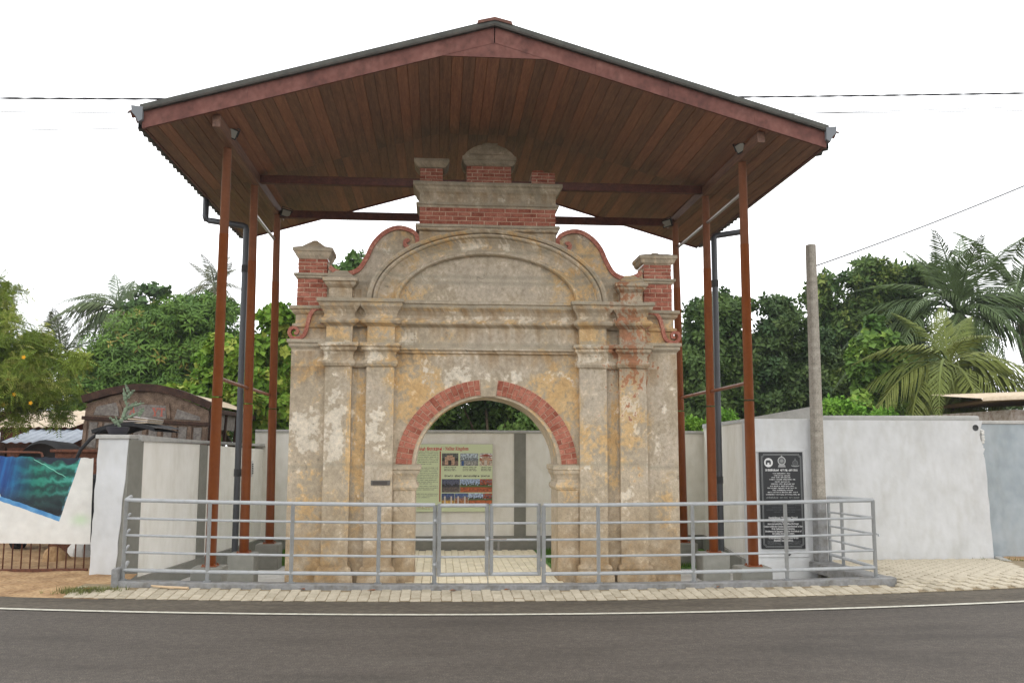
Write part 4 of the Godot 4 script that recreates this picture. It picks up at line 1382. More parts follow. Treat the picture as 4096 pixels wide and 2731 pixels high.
func walls() -> void:
	# left boundary wall ending in a white pier at the street
	var w := thing("boundary_wall", "white left boundary wall with grey bands and a rough-edged white end pier", "wall")
	var a := Vector2(wall_x(-4.1), -4.1)
	var b := Vector2(wall_x(0.95), 0.95)
	var m := mb()
	wall_box(b, a, 0.2, -0.15, 1.73, 1.61, m)
	part(w, "wall", m.done(), M.fresh_paint)
	# end pier, its outer edges broken
	m = mb()
	var front := PackedVector2Array()
	var lx := -4.61
	var rx := -4.262
	for i in 15:
		front.append(Vector2(lerpf(-4.635, lx, i / 14.0) + rng.randf_range(-0.008, 0.008), lerpf(0.06, 1.735, i / 14.0)))
	for i in 15:
		front.append(Vector2(lerpf(rx, -4.35, i / 14.0) + rng.randf_range(-0.005, 0.008) * (1.0 if i > 2 else 0.0), lerpf(1.735, 0.06, i / 14.0)))
	m.extrude(front, 0.72, 1.004)
	part(w, "end_pier", m.done(), M.white_paint)
	m = mb()
	m.span(-4.635, -4.245, 1.735, 1.783, 0.68, 1.03, 0.006)
	wall_box(Vector2(wall_x(0.69), 0.69), a, 0.2, 1.71, 1.783, 1.66, m, 0.025)
	part(w, "coping", m.done(), M.coping_grey)
	m = mb()
	m.span(-4.37, -4.258, -0.1, 1.74, 0.94, 0.99)
	part(w, "end_strip", m.done(), M.grey_paint)
	for z in [[0.985, 0.62], [-1.15, -1.42]]:
		m = mb()
		wall_box(Vector2(wall_x(z[0]) + 0.001, z[0]), Vector2(wall_x(z[1]) + 0.001, z[1]), -0.012, -0.12, 1.73 - (1.0 - z[0]) * 0.0235, 1.73 - (1.0 - z[1]) * 0.0235, m)
		part(w, "grey_band", m.done(), M.grey_paint)
	m = mb()
	wall_box(Vector2(wall_x(1.0) + 0.002, 1.0), Vector2(wall_x(-3.86), -3.86), -0.05, -0.12, 0.09, 0.12, m)
	part(w, "skirting", m.done(), M.grey_paint)
	# vent box near the far end
	var v := thing("vent_grille", "small white louvred vent on the left boundary wall behind the arch", "vent", Vector3(wall_x(-3.3) + 0.014, 1.3, -3.3))
	v.rotation.y = PI / 2.0 + 0.134
	m = mb()
	m.box(Vector3(0, 0, 0), Vector3(0.34, 0.26, 0.024), 0.004)
	part(v, "frame", m.done(), M.white_paint)
	for i in 6:
		m = mb()
		m.box(Vector3(-0.02, 0.075 - i * 0.03, 0.018), Vector3(0.2, 0.016, 0.016))
		part(v, "slat", m.done(), M.black_plastic)
	# rear wall
	w = thing("rear_wall", "cream rear wall seen through the arch, with a grey pilaster strip and grey skirting", "wall")
	m = mb()
	m.span(-3.75, 4.1, -0.15, 1.9, -4.06, -3.9)
	part(w, "wall", m.done(), M.cream_paint)
	m = mb()
	m.span(-3.75, 4.1, 1.9, 1.95, -4.09, -3.87, 0.008)
	part(w, "coping", m.done(), M.coping_grey)
	for x in [-2.5, 0.79, 3.2]:
		m = mb()
		m.span(x - 0.102, x + 0.102, -0.1, 1.899, -3.92, -3.885)
		part(w, "grey_band", m.done(), M.grey_paint)
	m = mb()
	m.span(-3.6, 4.02, -0.12, 0.145, -3.92, -3.85)
	part(w, "skirting", m.done(), M.grey_paint)
	# right boundary wall from the rear corner to the tablet wall
	w = thing("side_wall", "cream right-hand side wall running back from the black tablet", "wall")
	m = mb()
	wall_box(Vector2(3.56, -0.15), Vector2(4.06, -3.9), -0.15, -0.15, 2.0, 2.03, m)
	part(w, "wall", m.done(), M.cream_paint)
	m = mb()
	wall_box(Vector2(3.56, -0.15), Vector2(4.06, -3.9), -0.15, 2.0, 2.04, 2.07, m, -0.015)
	part(w, "coping", m.done(), M.white_paint)
	m = mb()
	wall_box(Vector2(3.558, -0.3), Vector2(4.04, -3.86), 0.05, -0.12, 0.14, 0.14, m)
	part(w, "skirting", m.done(), M.grey_paint)
	w = thing("tablet_wall", "short white wall facing the street that carries the black tablet", "wall")
	m = mb()
	m.span(3.562, 4.49, -0.15, 2.042, -0.32, -0.1, 0.006)
	part(w, "wall", m.done(), M.white_paint)
	m = mb()   # raised plaster margin round the tablet
	m.span(3.66, 4.365, 1.592, 1.635, -0.1, -0.082, 0.004)
	m.span(4.318, 4.365, 0.24, 1.592, -0.1, -0.082, 0.004)
	m.span(3.66, 4.365, 0.19, 0.262, -0.1, -0.082, 0.004)
	part(w, "plaster_margin", m.done(), M.white_paint)
	w = thing("raked_wall", "taller cream wall with a sloping top behind the tablet wall", "wall")
	m = mb()
	wall_box(Vector2(4.02, -2.3), Vector2(4.8, -0.75), 0.14, -0.2, 2.03, 2.21, m)
	part(w, "wall", m.done(), M.cream_paint)
	m = mb()
	wall_box(Vector2(4.02, -2.3), Vector2(4.8, -0.75), 0.14, 2.03, 2.07, 2.25, m, 0.02)
	part(w, "coping", m.done(), M.coping_grey)
	# white street wall at the right with a broken end
	w = thing("street_wall", "long white street wall right of the pole, grey rounded top and broken right end", "wall")
	var poly := PackedVector2Array([Vector2(4.76, -0.1), Vector2(7.555, -0.1)])
	var ys := [0.1, 0.35, 0.6, 0.82, 1.0, 1.2, 1.36, 1.5, 1.56, 1.62, 1.7, 1.78, 1.86, 1.93, 2.0, 2.06]
	for i in ys.size():
		var bite: float = [0.0, 0.0, 0.01, 0.0, 0.012, 0.0, 0.008, 0.01, 0.035, 0.01, 0.03, 0.055, 0.06, 0.045, 0.02, 0.0][i]
		poly.append(Vector2(7.548 - 0.035 * ys[i] / 2.0 * 1.6 - bite, ys[i]))
	poly.append(Vector2(4.76, 2.06))
	m = mb()
	m.extrude(poly, -1.2, -1.02)
	part(w, "wall", m.done(), M.white_paint)
	m = mb(true)
	m.tube([Vector3(4.76, 2.078, -1.1), Vector3(7.46, 2.086, -1.1)], 0.052, 14)
	part(w, "coping", m.done(), M.coping_grey)
	m = mb(true)
	m.tube([Vector3(7.375, 1.955, -1.1), Vector3(7.375, 1.955, -1.016)], 0.046, 18)
	part(w, "drain_hole", m.done(), M.hole)
	m = mb()
	for i in 9:
		m.box(Vector3(7.5 - 0.004 * i, 1.92 - i * 0.045, -1.1 + rng.randf_range(-0.05, 0.05)), Vector3(0.05, 0.04, 0.12), 0.008, Basis(Vector3(1, 1, 0).normalized(), rng.randf()))
	part(w, "exposed_core", m.done(), M.concrete)
	w = thing("neighbour_wall", "pale blue-grey wall beyond the broken end of the white street wall", "wall")
	m = mb()
	m.span(7.44, 12.0, -0.2, 2.02, -1.42, -1.25)
	part(w, "wall", m.done(), M.bluegrey_paint)
	m = mb()
	m.span(7.44, 12.0, 2.02, 2.07, -1.44, -1.23, 0.008)
	part(w, "coping", m.done(), M.coping_grey)


# ---------------------------------------------------------------- the yard on the left
func left_yard() -> void:
	# barred gate with a cloth banner tied over it
	var g := thing("yard_gate", "low rusty barred gate of the earth yard, mostly covered by the banner", "gate")
	var m := mb(true)
	for i in 14:
		var x := -4.83 - i * 0.103
		m = mb(true)
		m.tube([Vector3(x, 0.185, 0.64), Vector3(x + rng.randf_range(-0.004, 0.004), 1.5, 0.64)], 0.0085, 8)
		part(g, "bar", m.done(), M.rust)
	m = mb()
	m.span(-6.25, -4.78, 0.165, 0.205, 0.62, 0.66, 0.005)
	part(g, "bottom_rail", m.done(), M.rust)
	m = mb(true)
	m.tube([Vector3(-6.3, 1.585, 0.64), Vector3(-5.42, 1.572, 0.64), Vector3(-5.39, 1.562, 0.64), Vector3(-5.375, 1.52, 0.64)], 0.014, 10)
	part(g, "top_pipe", m.done(), M.rust)
	m = mb()
	m.span(-6.25, -4.74, 1.46, 1.5, 0.625, 0.655, 0.004)
	part(g, "top_rail", m.done(), M.rust)
	# banner cloth, slightly billowed, ragged along its top
	var cloth := mb(true)
	var nx := 44
	var ny := 30
	for j in ny:
		for i in nx:
			var p := []
			var uv := []
			for q in [[0, 0], [1, 0], [1, 1], [0, 1]]:
				var u := float(i + q[0]) / nx
				var w := float(j + q[1]) / ny
				var x := lerpf(-6.3, -4.775, u) + (0.022 * (1.0 - w) * (1.0 if u > 0.99 else 0.0))
				var top := 1.533 - 0.03 * u + wobn.get_noise_2d(x * 9.0, 3.0) * 0.022
				var y := lerpf(0.515 - 0.025 * u, top, w)
				var z := 0.672 + 0.012 * sin(x * 5.0 + y * 2.0) + 0.01 * wobn.get_noise_2d(x * 3.0, y * 3.0)
				p.append(Vector3(x, y, z))
				uv.append(Vector2(u, 1.0 - w))
			for k in [0, 2, 1, 0, 3, 2]:
				cloth.vt(p[k], uv[k])
	solo("banner", cloth.done(), pictured("banner_print", banner_print(), 0.6), "white cloth banner with a slanted blue and green underwater picture tied to the yard gate", "banner")
	# what stands in the yard
	m = mb(true)
	var path := []
	var dome := mb(true)
	var rings := []
	for i in 17:
		var t := PI * i / 16.0
		var row := []
		for z in [-1.4, -1.55, -2.3, -2.5]:
			var k: float = 1.0 if z > -2.0 else 0.96
			if z == -1.4 or z == -2.5:
				k *= 0.93
			row.append(Vector3(-6.25 + cos(t) * 0.4 * k, 1.0 + pow(sin(t), 0.6) * 0.745 * k, z))
		rings.append(row)
	for i in 16:
		for k in 3:
			dome.quad(rings[i][k], rings[i + 1][k], rings[i + 1][k + 1], rings[i][k + 1])
	for i in 16:
		dome.tri(Vector3(-6.25, 1.0, -1.4), rings[i][0], rings[i + 1][0])
	var t3 := thing("covered_cart", "black rounded canvas hood of a cart parked behind the banner", "cart")
	part(t3, "hood", dome.done(), M.canvas_black)
	m = mb()
	m.span(-6.66, -5.84, 0.55, 1.02, -2.48, -1.42, 0.03)
	part(t3, "body", m.done(), M.canvas_black)
	for q in [[-6.72, -2.0], [-5.78, -2.0]]:
		m = mb(true)
		m.tube([Vector3(q[0] - 0.05, 0.4, q[1]), Vector3(q[0] + 0.05, 0.4, q[1])], 0.24, 20)
		part(t3, "wheel", m.done(), M.tyre)
	t3 = thing("metal_bin", "rusty open metal bin beside the black hood", "bin")
	for q in [[-5.9, -5.32, 0.2, 1.58, -1.06, -1.04], [-5.9, -5.32, 0.2, 1.58, -1.5, -1.48], [-5.9, -5.88, 0.2, 1.58, -1.48, -1.06], [-5.34, -5.32, 0.2, 1.58, -1.48, -1.06]]:
		m = mb()
		m.span(q[0], q[1], q[2], q[3], q[4], q[5])
		part(t3, "side", m.done(), M.rust)
	m = mb()
	m.span(-5.95, -5.28, 1.57, 1.61, -1.03, -0.98, 0.005)
	m.span(-5.95, -5.28, 1.57, 1.61, -1.53, -1.485, 0.005)
	part(t3, "rim", m.done(), M.rust)
	# old lorry with a painted wooden body
	var l := thing("lorry", "derelict lorry with a faded painted wooden body and arched dark roof edge", "lorry", Vector3(-5.24, 0.1, -2.5))
	l.rotation.z = -0.05
	m = mb()
	var arc := PackedVector2Array([Vector2(-0.93, 0.8), Vector2(0.93, 0.8)])
	for i in 17:
		var t := float(i) / 16.0
		arc.append(Vector2(lerpf(0.93, -0.93, t), 2.16 + 0.25 * sin(PI * t)))
	m.extrude(arc, -0.06, 0.0)
	part(l, "front_board", m.done(), M.lorry_wood)
	var ap := PackedVector2Array()
	for i in 17:
		var t := float(i) / 16.0
		ap.append(Vector2(lerpf(-0.97, 0.97, t), 2.23 + 0.235 * sin(PI * t)))
	m = mb()
	m.band(ap, 0.11, -0.1, 0.09)
	part(l, "roof_arch", m.done(), M.dark_wood)
	m = mb()
	for i in 16:
		m.quad(Vector3(ap[i].x, ap[i].y + 0.02, 0.0), Vector3(ap[i + 1].x, ap[i + 1].y + 0.02, 0.0), Vector3(ap[i + 1].x, ap[i + 1].y + 0.02, -3.2), Vector3(ap[i].x, ap[i].y + 0.02, -3.2))
	part(l, "roof_cover", m.done(), M.tan_sheet)
	for y in [1.92, 1.42]:
		m = mb()
		m.span(-0.96, 0.96, y, y + 0.055, 0.0, 0.05, 0.006)
		part(l, "rail", m.done(), M.dark_wood)
	# frieze boards with shaped tops and the white lettered panels between them
	for q in [[-0.8, -0.42, 2.0, 2.13, 2.22], [-0.34, 0.3, 2.0, 2.2, 2.2], [0.42, 0.82, 2.0, 2.16, 2.06]]:
		m = mb()
		m.hexa([Vector2(q[0], q[2]), Vector2(q[1], q[2]), Vector2(q[1] - 0.02, q[4]), Vector2(q[0] + 0.03, q[3])], 0.0, 0.014, 0.004)
		part(l, "panel", m.done(), M.lorry_panel)
	for q in [[-0.36, 2.0, -0.46, 2.24], [0.34, 2.0, 0.3, 2.24]]:
		m = mb()
		m.band(PackedVector2Array([Vector2(q[0], q[1]), Vector2(q[2], q[3])]), 0.05, 0.0, 0.03)
		part(l, "batten", m.done(), M.lorry_wood)
	for i in 9:
		var x := -0.9 + i * 0.225
		m = mb()
		m.span(x - 0.028, x + 0.028, 1.49, 1.9, 0.0, 0.03, 0.005)
		part(l, "batten", m.done(), M.lorry_wood)
		if i < 8:
			m = mb()
			m.span(x + 0.05, x + 0.175, 1.5, 1.89, 0.0, 0.012, 0.004)
			part(l, "panel", m.done(), M.lorry_panel)
	var red := plain("faded_red", c8(176, 98, 84), 0.9)
	var word := lettering(l, "YT", 0.17, red, Vector3(0.17, 2.09, 0.018), 0.2, true)
	word = lettering(l, "A", 0.17, red, Vector3(-0.22, 2.09, 0.018), 0.1, true)
	word = lettering(l, "LAN", 0.12, red, Vector3(-0.6, 1.32, 0.006), 0.3, true)
	# side boards, ribs and the dark doorway
	for i in 5:
		m = mb()
		m.span(0.9, 0.94, 0.8 + i * 0.27, 1.06 + i * 0.27, -3.2 if i != 3 else -0.35, -0.07, 0.006)
		part(l, "side_board", m.done(), M.lorry_panel)
	for z in [-0.1, -0.42, -1.1, -1.9, -2.7]:
		m = mb()
		m.span(0.93, 0.975, 0.8, 2.2, z - 0.03, z + 0.03, 0.005)
		part(l, "rib", m.done(), M.dark_wood)
	m = mb()
	m.span(0.94, 1.02, 2.13, 2.2, -3.25, 0.02, 0.01)
	part(l, "roof_edge", m.done(), M.dark_wood)
	m = mb()
	m.span(-0.93, -0.9, 0.8, 2.2, -3.2, -0.06)
	m.span(-0.93, 0.93, 0.72, 0.8, -3.2, 0.0)
	part(l, "floor_frame", m.done(), M.dark_wood)
	for q in [[-0.75, -0.5], [0.75, -0.5], [-0.75, -2.7], [0.75, -2.7]]:
		m = mb(true)
		m.tube([Vector3(q[0] - 0.11, 0.4, q[1]), Vector3(q[0] + 0.11, 0.4, q[1])], 0.4, 22)
		part(l, "wheel", m.done(), M.tyre)
	# three-wheeler standing close behind the pier, sheets stacked on its roof
	var v := thing("three_wheeler", "dark three-wheeler behind the end pier, pale sheets stacked on its roof", "three-wheeler", Vector3(-4.86, 0.12, -0.55))
	m = mb(true)
	m.tube([Vector3(-0.46, 1.35, 0.3), Vector3(-0.42, 1.48, 0.28), Vector3(-0.32, 1.62, 0.24), Vector3(-0.18, 1.74, 0.2)], 0.022, 8)
	part(v, "windscreen_pillar", m.done(), M.canvas_black)
	m = mb(true)
	m.tube([Vector3(0.46, 1.2, 0.3), Vector3(0.455, 1.58, 0.28), Vector3(0.42, 1.66, 0.26), Vector3(0.3, 1.69, 0.24)], 0.018, 8)
	part(v, "windscreen_pillar", m.done(), M.steel_pale)
	var roof := PackedVector2Array()
	for i in 9:
		var t := float(i) / 8.0
		roof.append(Vector2(lerpf(-0.3, 0.5, t), 1.72 + 0.1 * sin(PI * t * 0.9)))
	m = mb()
	m.band(roof, 0.05, -1.1, 0.26)
	part(v, "roof", m.done(), M.canvas_black)
	m = mb()
	m.span(-0.42, 0.44, 0.3, 1.16, -1.2, 0.3, 0.05)
	part(v, "body", m.done(), M.canvas_black)
	m = mb()
	m.span(-0.4, 0.42, 1.16, 1.66, -1.15, -1.1)
	part(v, "rear_panel", m.done(), M.canvas_black)
	for q in [[0.0, 0.38], [-0.42, -0.9], [0.42, -0.9]]:
		m = mb(true)
		m.tube([Vector3(q[0] - 0.05, 0.22, q[1]), Vector3(q[0] + 0.05, 0.22, q[1])], 0.2, 18)
		part(v, "wheel", m.done(), M.tyre)
	for i in 4:
		m = mb()
		m.box(Vector3(0.16 + i * 0.02, 1.835 + i * 0.026, -0.2), Vector3(0.42 - i * 0.03, 0.014, 0.7), 0.003, Basis(Vector3.BACK, 0.05 - i * 0.06))
		var ms := solo("metal_sheet", m.done(), M.steel_pale if i % 2 else M.tan_sheet, ["lowest pale sheet stacked on the three-wheeler roof", "second pale sheet from the bottom of the stack on the three-wheeler roof", "third pale sheet from the bottom of the stack on the three-wheeler roof", "topmost pale sheet stacked on the three-wheeler roof"][i], "sheet", "sheets stacked on the three-wheeler")
		ms.position = v.position
	# potted cactus on the pier
	var pot := thing("potted_cactus", "grey-green branching cactus in a dark bowl on top of the end pier", "plant", Vector3(-4.44, 1.783, 0.86))
	m = mb(true)
	var prof := [[0.07, 0.0], [0.1, 0.02], [0.125, 0.06], [0.128, 0.085], [0.135, 0.09], [0.12, 0.092], [0.0, 0.075]]
	for i in prof.size() - 1:
		for k in 20:
			var t0 := TAU * k / 20.0
			var t1 := TAU * (k + 1) / 20.0
			m.quad(Vector3(cos(t0) * prof[i][0], prof[i][1], -sin(t0) * prof[i][0]), Vector3(cos(t1) * prof[i][0], prof[i][1], -sin(t1) * prof[i][0]), Vector3(cos(t1) * prof[i + 1][0], prof[i + 1][1], -sin(t1) * prof[i + 1][0]), Vector3(cos(t0) * prof[i + 1][0], prof[i + 1][1], -sin(t0) * prof[i + 1][0]))
	part(pot, "bowl", m.done(), M.bowl)
	m = mb()
	var pads := [[0.0, 0.06, 0.4, 0.22], [0.07, 0.2, -0.25, 0.24], [0.05, 0.4, 0.2, 0.2], [0.13, 0.28, -0.8, 0.17], [0.22, 0.3, -1.3, 0.16], [0.16, 0.17, -1.1, 0.2], [0.08, 0.48, 0.35, 0.14], [0.12, 0.42, -0.7, 0.14], [0.03, 0.12, -0.9, 0.2], [-0.03, 0.1, 0.9, 0.14], [0.27, 0.21, -0.5, 0.12]]
	for q in pads:
		var c := Vector3(q[0], q[1] + 0.06, rng.randf_range(-0.04, 0.04))
		var bas := Basis(Vector3.BACK, q[2]) * Basis(Vector3.UP, rng.randf() * PI)
		for k in 4:
			var w: float = [0.028, 0.045, 0.043, 0.022][k]
			m.box(c + bas * Vector3(0, (k - 1.5) * q[3] * 0.25, 0), Vector3(w, q[3] * 0.27, w * 0.6), 0.008, bas)
		for k in 5:
			m.box(c + bas * Vector3(rng.randf_range(-0.03, 0.03), rng.randf_range(-0.5, 0.5) * q[3], rng.randf_range(-0.02, 0.02)), Vector3(0.03, 0.018, 0.006), 0.002, Basis(Vector3(1, 1, 1).normalized(), rng.randf() * 6.0))
	part(pot, "cactus", m.done(), M.cactus)
	# sheds roofed with metal sheets
	shed("shed", "low shed with a rusty tan sheet roof in the yard behind the bush", Vector3(-8.25, 0.1, -6.0), 2.2, 2.1, 1.9, 2.28, M.tan_sheet)
	shed("shed", "small shed with a pale blue corrugated roof left of the lorry", Vector3(-7.3, 0.1, -4.4), 1.2, 1.2, 1.62, 1.86, M.blue_sheet)
	# rubble at the foot of the yard
	for q in [[-5.55, 0.12, -0.5, 0.36, M.soil, "clod of brown earth behind the gate bars"], [-5.4, 0.15, -1.0, 0.42, M.concrete, "pale lump of concrete behind the gate bars"]]:
		m = mb()
		m.wob = wobn; m.amp = 0.12
		var r: float = q[3] * 0.5
		for i in 10:
			for k in 6:
				var p := []
				for e in [[i, k], [i + 1, k], [i + 1, k + 1], [i, k + 1]]:
					var t: float = TAU * e[0] / 10.0
					var f: float = PI * 0.5 * e[1] / 6.0
					p.append(Vector3(q[0] + cos(t) * cos(f) * r, q[1] + sin(f) * r * 1.1, q[2] + sin(t) * cos(f) * r))
				m.quad(p[0], p[3], p[2], p[1])
		solo("rubble", m.done(), q[4], q[5], "rubble", "rubble in the yard")
	m = mb(true)
	m.tube([Vector3(-5.05, 0.1, -0.9), Vector3(-5.05, 0.42, -0.9)], 0.11, 16, 0.13)
	solo("black_drum", m.done(), M.black_plastic, "small black drum behind the gate bars near the pier", "drum")


func shed(called: String, label: String, at: Vector3, w: float, d: float, y0: float, y1: float, mat: Material) -> void:
	var s := thing(called, label, "shed", at, "sheds in the yard")
	var m := mb(true)
	var n := int(w / 0.025)
	for i in n:
		var x0 := -w * 0.5 + w * i / n
		var x1 := -w * 0.5 + w * (i + 1) / n
		var a := 0.012 * sin(x0 * TAU / 0.15)
		var b := 0.012 * sin(x1 * TAU / 0.15)
		m.quad(Vector3(x0, y0 + a, d * 0.5), Vector3(x1, y0 + b, d * 0.5), Vector3(x1, y1 + b, -d * 0.5), Vector3(x0, y1 + a, -d * 0.5))
		m.quad(Vector3(x0, y0 + a - 0.006, d * 0.5), Vector3(x1, y0 + b - 0.006, d * 0.5), Vector3(x1, y1 + b - 0.006, -d * 0.5), Vector3(x0, y1 + a - 0.006, -d * 0.5))
	part(s, "roof", m.done(), mat)
	for q in [[-1, 1], [1, 1], [-1, -1], [1, -1]]:
		m = mb()
		m.box(Vector3(q[0] * w * 0.46, (y0 if q[1] > 0 else y1) * 0.5 - 0.03, q[1] * d * 0.44), Vector3(0.07, (y0 if q[1] > 0 else y1) - 0.06, 0.07))
		part(s, "post", m.done(), M.dark_wood)
	m = mb()
	m.span(-w * 0.5, w * 0.5, y0 - 0.09, y0 - 0.02, d * 0.42, d * 0.46)
	part(s, "purlin", m.done(), M.dark_wood)
	m = mb()
	m.span(-w * 0.46, w * 0.46, -0.05, y1 - 0.12, -d * 0.46, -d * 0.44)
	part(s, "back_sheet", m.done(), M.rust)


func banner_print() -> Image:
	var W := 768
	var H := 512
	var img := Image.create_empty(W, H, false, Image.FORMAT_RGB8)
	var n := noise(0.012, 301, 4)
	var streak := noise(0.02, 302, 3)
	for j in H:
		for i in W:
			var u := float(i) / W
			var w := float(j) / H
			var wv := n.get_noise_2d(i, j)
			var c := Color(0.86, 0.855, 0.83) * (0.97 + 0.04 * wv)
			# green smudge low on the right
			var sm := exp(-pow((u - 0.93) / 0.06, 2.0) - pow((w - 0.72) / 0.06, 2.0))
			c = c.lerp(Color(0.66, 0.8, 0.6), sm * 0.5)
			# the printed sheet: its right edge leans, its lower edge slopes
			var right := 0.905 - 0.135 * (w / 0.74)
			var low := 0.36 + 0.38 * clampf(u / 0.77, 0.0, 1.2)
			if u < right and w < low:
				var x := u + 0.12 * w
				var ray := 0.5 + 0.5 * streak.get_noise_2d(x * 900.0, w * 40.0)
				var blue := Color(0.02, 0.16, 0.42).lerp(Color(0.12, 0.46, 0.7), ray)
				var wave := 0.5 + 0.5 * sin(w * 42.0 + 3.0 * wv + u * 4.0)
				var green := Color(0.0, 0.2, 0.19).lerp(Color(0.1, 0.52, 0.42), wave * 0.7 + 0.15)
				var k := blue.lerp(green, smoothstep(0.3, 0.62, u))
				k = k.lerp(Color(0.55, 0.78, 0.76), 0.35 * pow(wave, 3.0) * smoothstep(0.5, 0.8, u))
				k = k.lerp(Color(0.01, 0.02, 0.06), smoothstep(0.28, 0.7, w) * 0.92)
				if w < 0.05 + 0.03 * sin(u * 40.0) and u > 0.55:
					k = k.lerp(Color(0.03, 0.05, 0.15), 0.8)
				if absf(w - (0.02 + (u - 0.55) * 0.8)) < 0.004 and u > 0.55 and u < 0.8:
					k = Color(0.5, 0.8, 0.7)
				if low - w < 0.055:
					k = Color(0.16, 0.42, 0.66).lerp(Color(0.45, 0.66, 0.8), 0.5 + 0.5 * wv)
				if right - u < 0.012:
					k = k.lerp(Color(0.5, 0.74, 0.85), 0.5 if fposmod(w * 9.0, 1.0) < 0.5 else 0.1)
				c = k
				if n.get_noise_2d(i * 40.0, j * 40.0) > 0.62 and w > 0.2:
					c = Color(0.75, 0.8, 0.85)
			if u > 0.285 and u < 0.31 and w > 0.44 and w < 0.475:
				c = Color(0.86, 0.86, 0.86)
			img.set_pixel(i, j, c)
	return img


# ---------------------------------------------------------------- lettering, posters
func lettering(parent: Node3D, text: String, size: float, mat: Material, at: Vector3, width := 0.0, bold := false, called := "lettering") -> MeshInstance3D:   # width: squeeze the line to it
	var f := SystemFont.new()
	f.font_names = PackedStringArray(["Droid Serif"])
	f.font_weight = 700 if bold else 400
	var t := TextMesh.new()
	t.text = text
	t.font = f
	t.font_size = 32
	t.pixel_size = size / 32.0
	t.depth = 0.0015
	t.curve_step = 3.0
	var o := part(parent, called, t, mat)
	o.position = at
	if width > 0.0:
		var w := t.get_aabb().size.x
		if w > 0.001:
			o.scale = Vector3(width / w, 1, 1)
	return o


# Strokes of Tamil and Sinhala letters on a 10 x 10 grid, a point is two digits (x, y), strokes part at «;»
const GLYPHS := {
	"ca": "03 83;23 28 08;53 58 88 86", "ng": "03 83;23 28 88 84 54 58;51 52", "ki": "03 73;43 49;43 15 07 18 47;43 65 77 68 47;83 81 92 88", "li": "05 04 23 37 28 07;37 58 78 74 63;74 81 93 88", "ya": "03 08 88 83;43 48",
	"n": "25 04 07 28 44 48 58 54 74 78;71 72", "to": "04 07 27 24 04;34 38;43 83;63 69 48", "ra": "03 63;13 18;63 69", "na": "25 04 07 28 34 48 54 68 74 78", "va": "06 08 28 25 05;25 43 63 68 28;83 88", "aa": "03 53;13 18;53 58",
	"l": "05 04 23 37 28 07;37 58 78 74;61 62", "nna": "03 63;23 28 68;63 69;43 48 88 83 99", "lu": "05 04 23 37 28 07;37 58 78 74 88 99 59", "r": "03 63;13 18;63 69;41 42", "i": "05 03 33 48 18 06;48 78 73 88;23 21 71", "tha": "03 83;43 49 28 07;43 74 88 59", "ni": "25 04 07 28 44 48 58 54 74 78;82 81 92 88",
}


func ink(img: Image, p: Vector2, r: float, c: Color) -> void:
	for j in range(int(p.y - r), int(p.y + r) + 2):
		for i in range(int(p.x - r), int(p.x + r) + 2):
			if i >= 0 and j >= 0 and i < img.get_width() and j < img.get_height() and Vector2(i, j).distance_to(p) <= r + 0.3:
				img.set_pixel(i, j, c)


func stroke(img: Image, a: Vector2, b: Vector2, r: float, c: Color) -> void:
	var n := maxi(1, int(a.distance_to(b) / maxf(r, 0.7)))
	for i in n + 1:
		ink(img, a.lerp(b, float(i) / n), r, c)


func write_glyphs(img: Image, keys: Array, x0: float, x1: float, y: float, h: float, r: float, c: Color) -> void:
	var total := 0.0
	for k in keys:
		total += 0.6 if k == " " else 1.0
	var w := (x1 - x0) / total
	var x := x0
	for k in keys:
		if k == " ":
			x += w * 0.6
			continue
		for s in (GLYPHS[k] as String).split(";"):
			var last := Vector2(-1, -1)
			for q in s.split(" "):
				var p := Vector2(x + w * 0.95 * q.substr(0, 1).to_int() / 9.5, y + h * q.substr(1, 1).to_int() / 9.0)
				if last.x >= 0.0:
					stroke(img, last, p, r, c)
				last = p
		x += w


func small_print(img: Image, x0: float, x1: float, y: float, h: float, r: float, c: Color) -> void:   # a line of letters too small to read in the photograph
	var x := x0
	var keys := GLYPHS.keys()
	while x < x1:
		var n := rng.randi_range(3, 8)
		for i in n:
			if x > x1 - h * 0.7:
				return
			var k := keys[rng.randi_range(0, keys.size() - 1)] as String
			write_glyphs(img, [k], x, x + h * 0.95, y, h, r, c)
			x += h
		x += h * 0.6


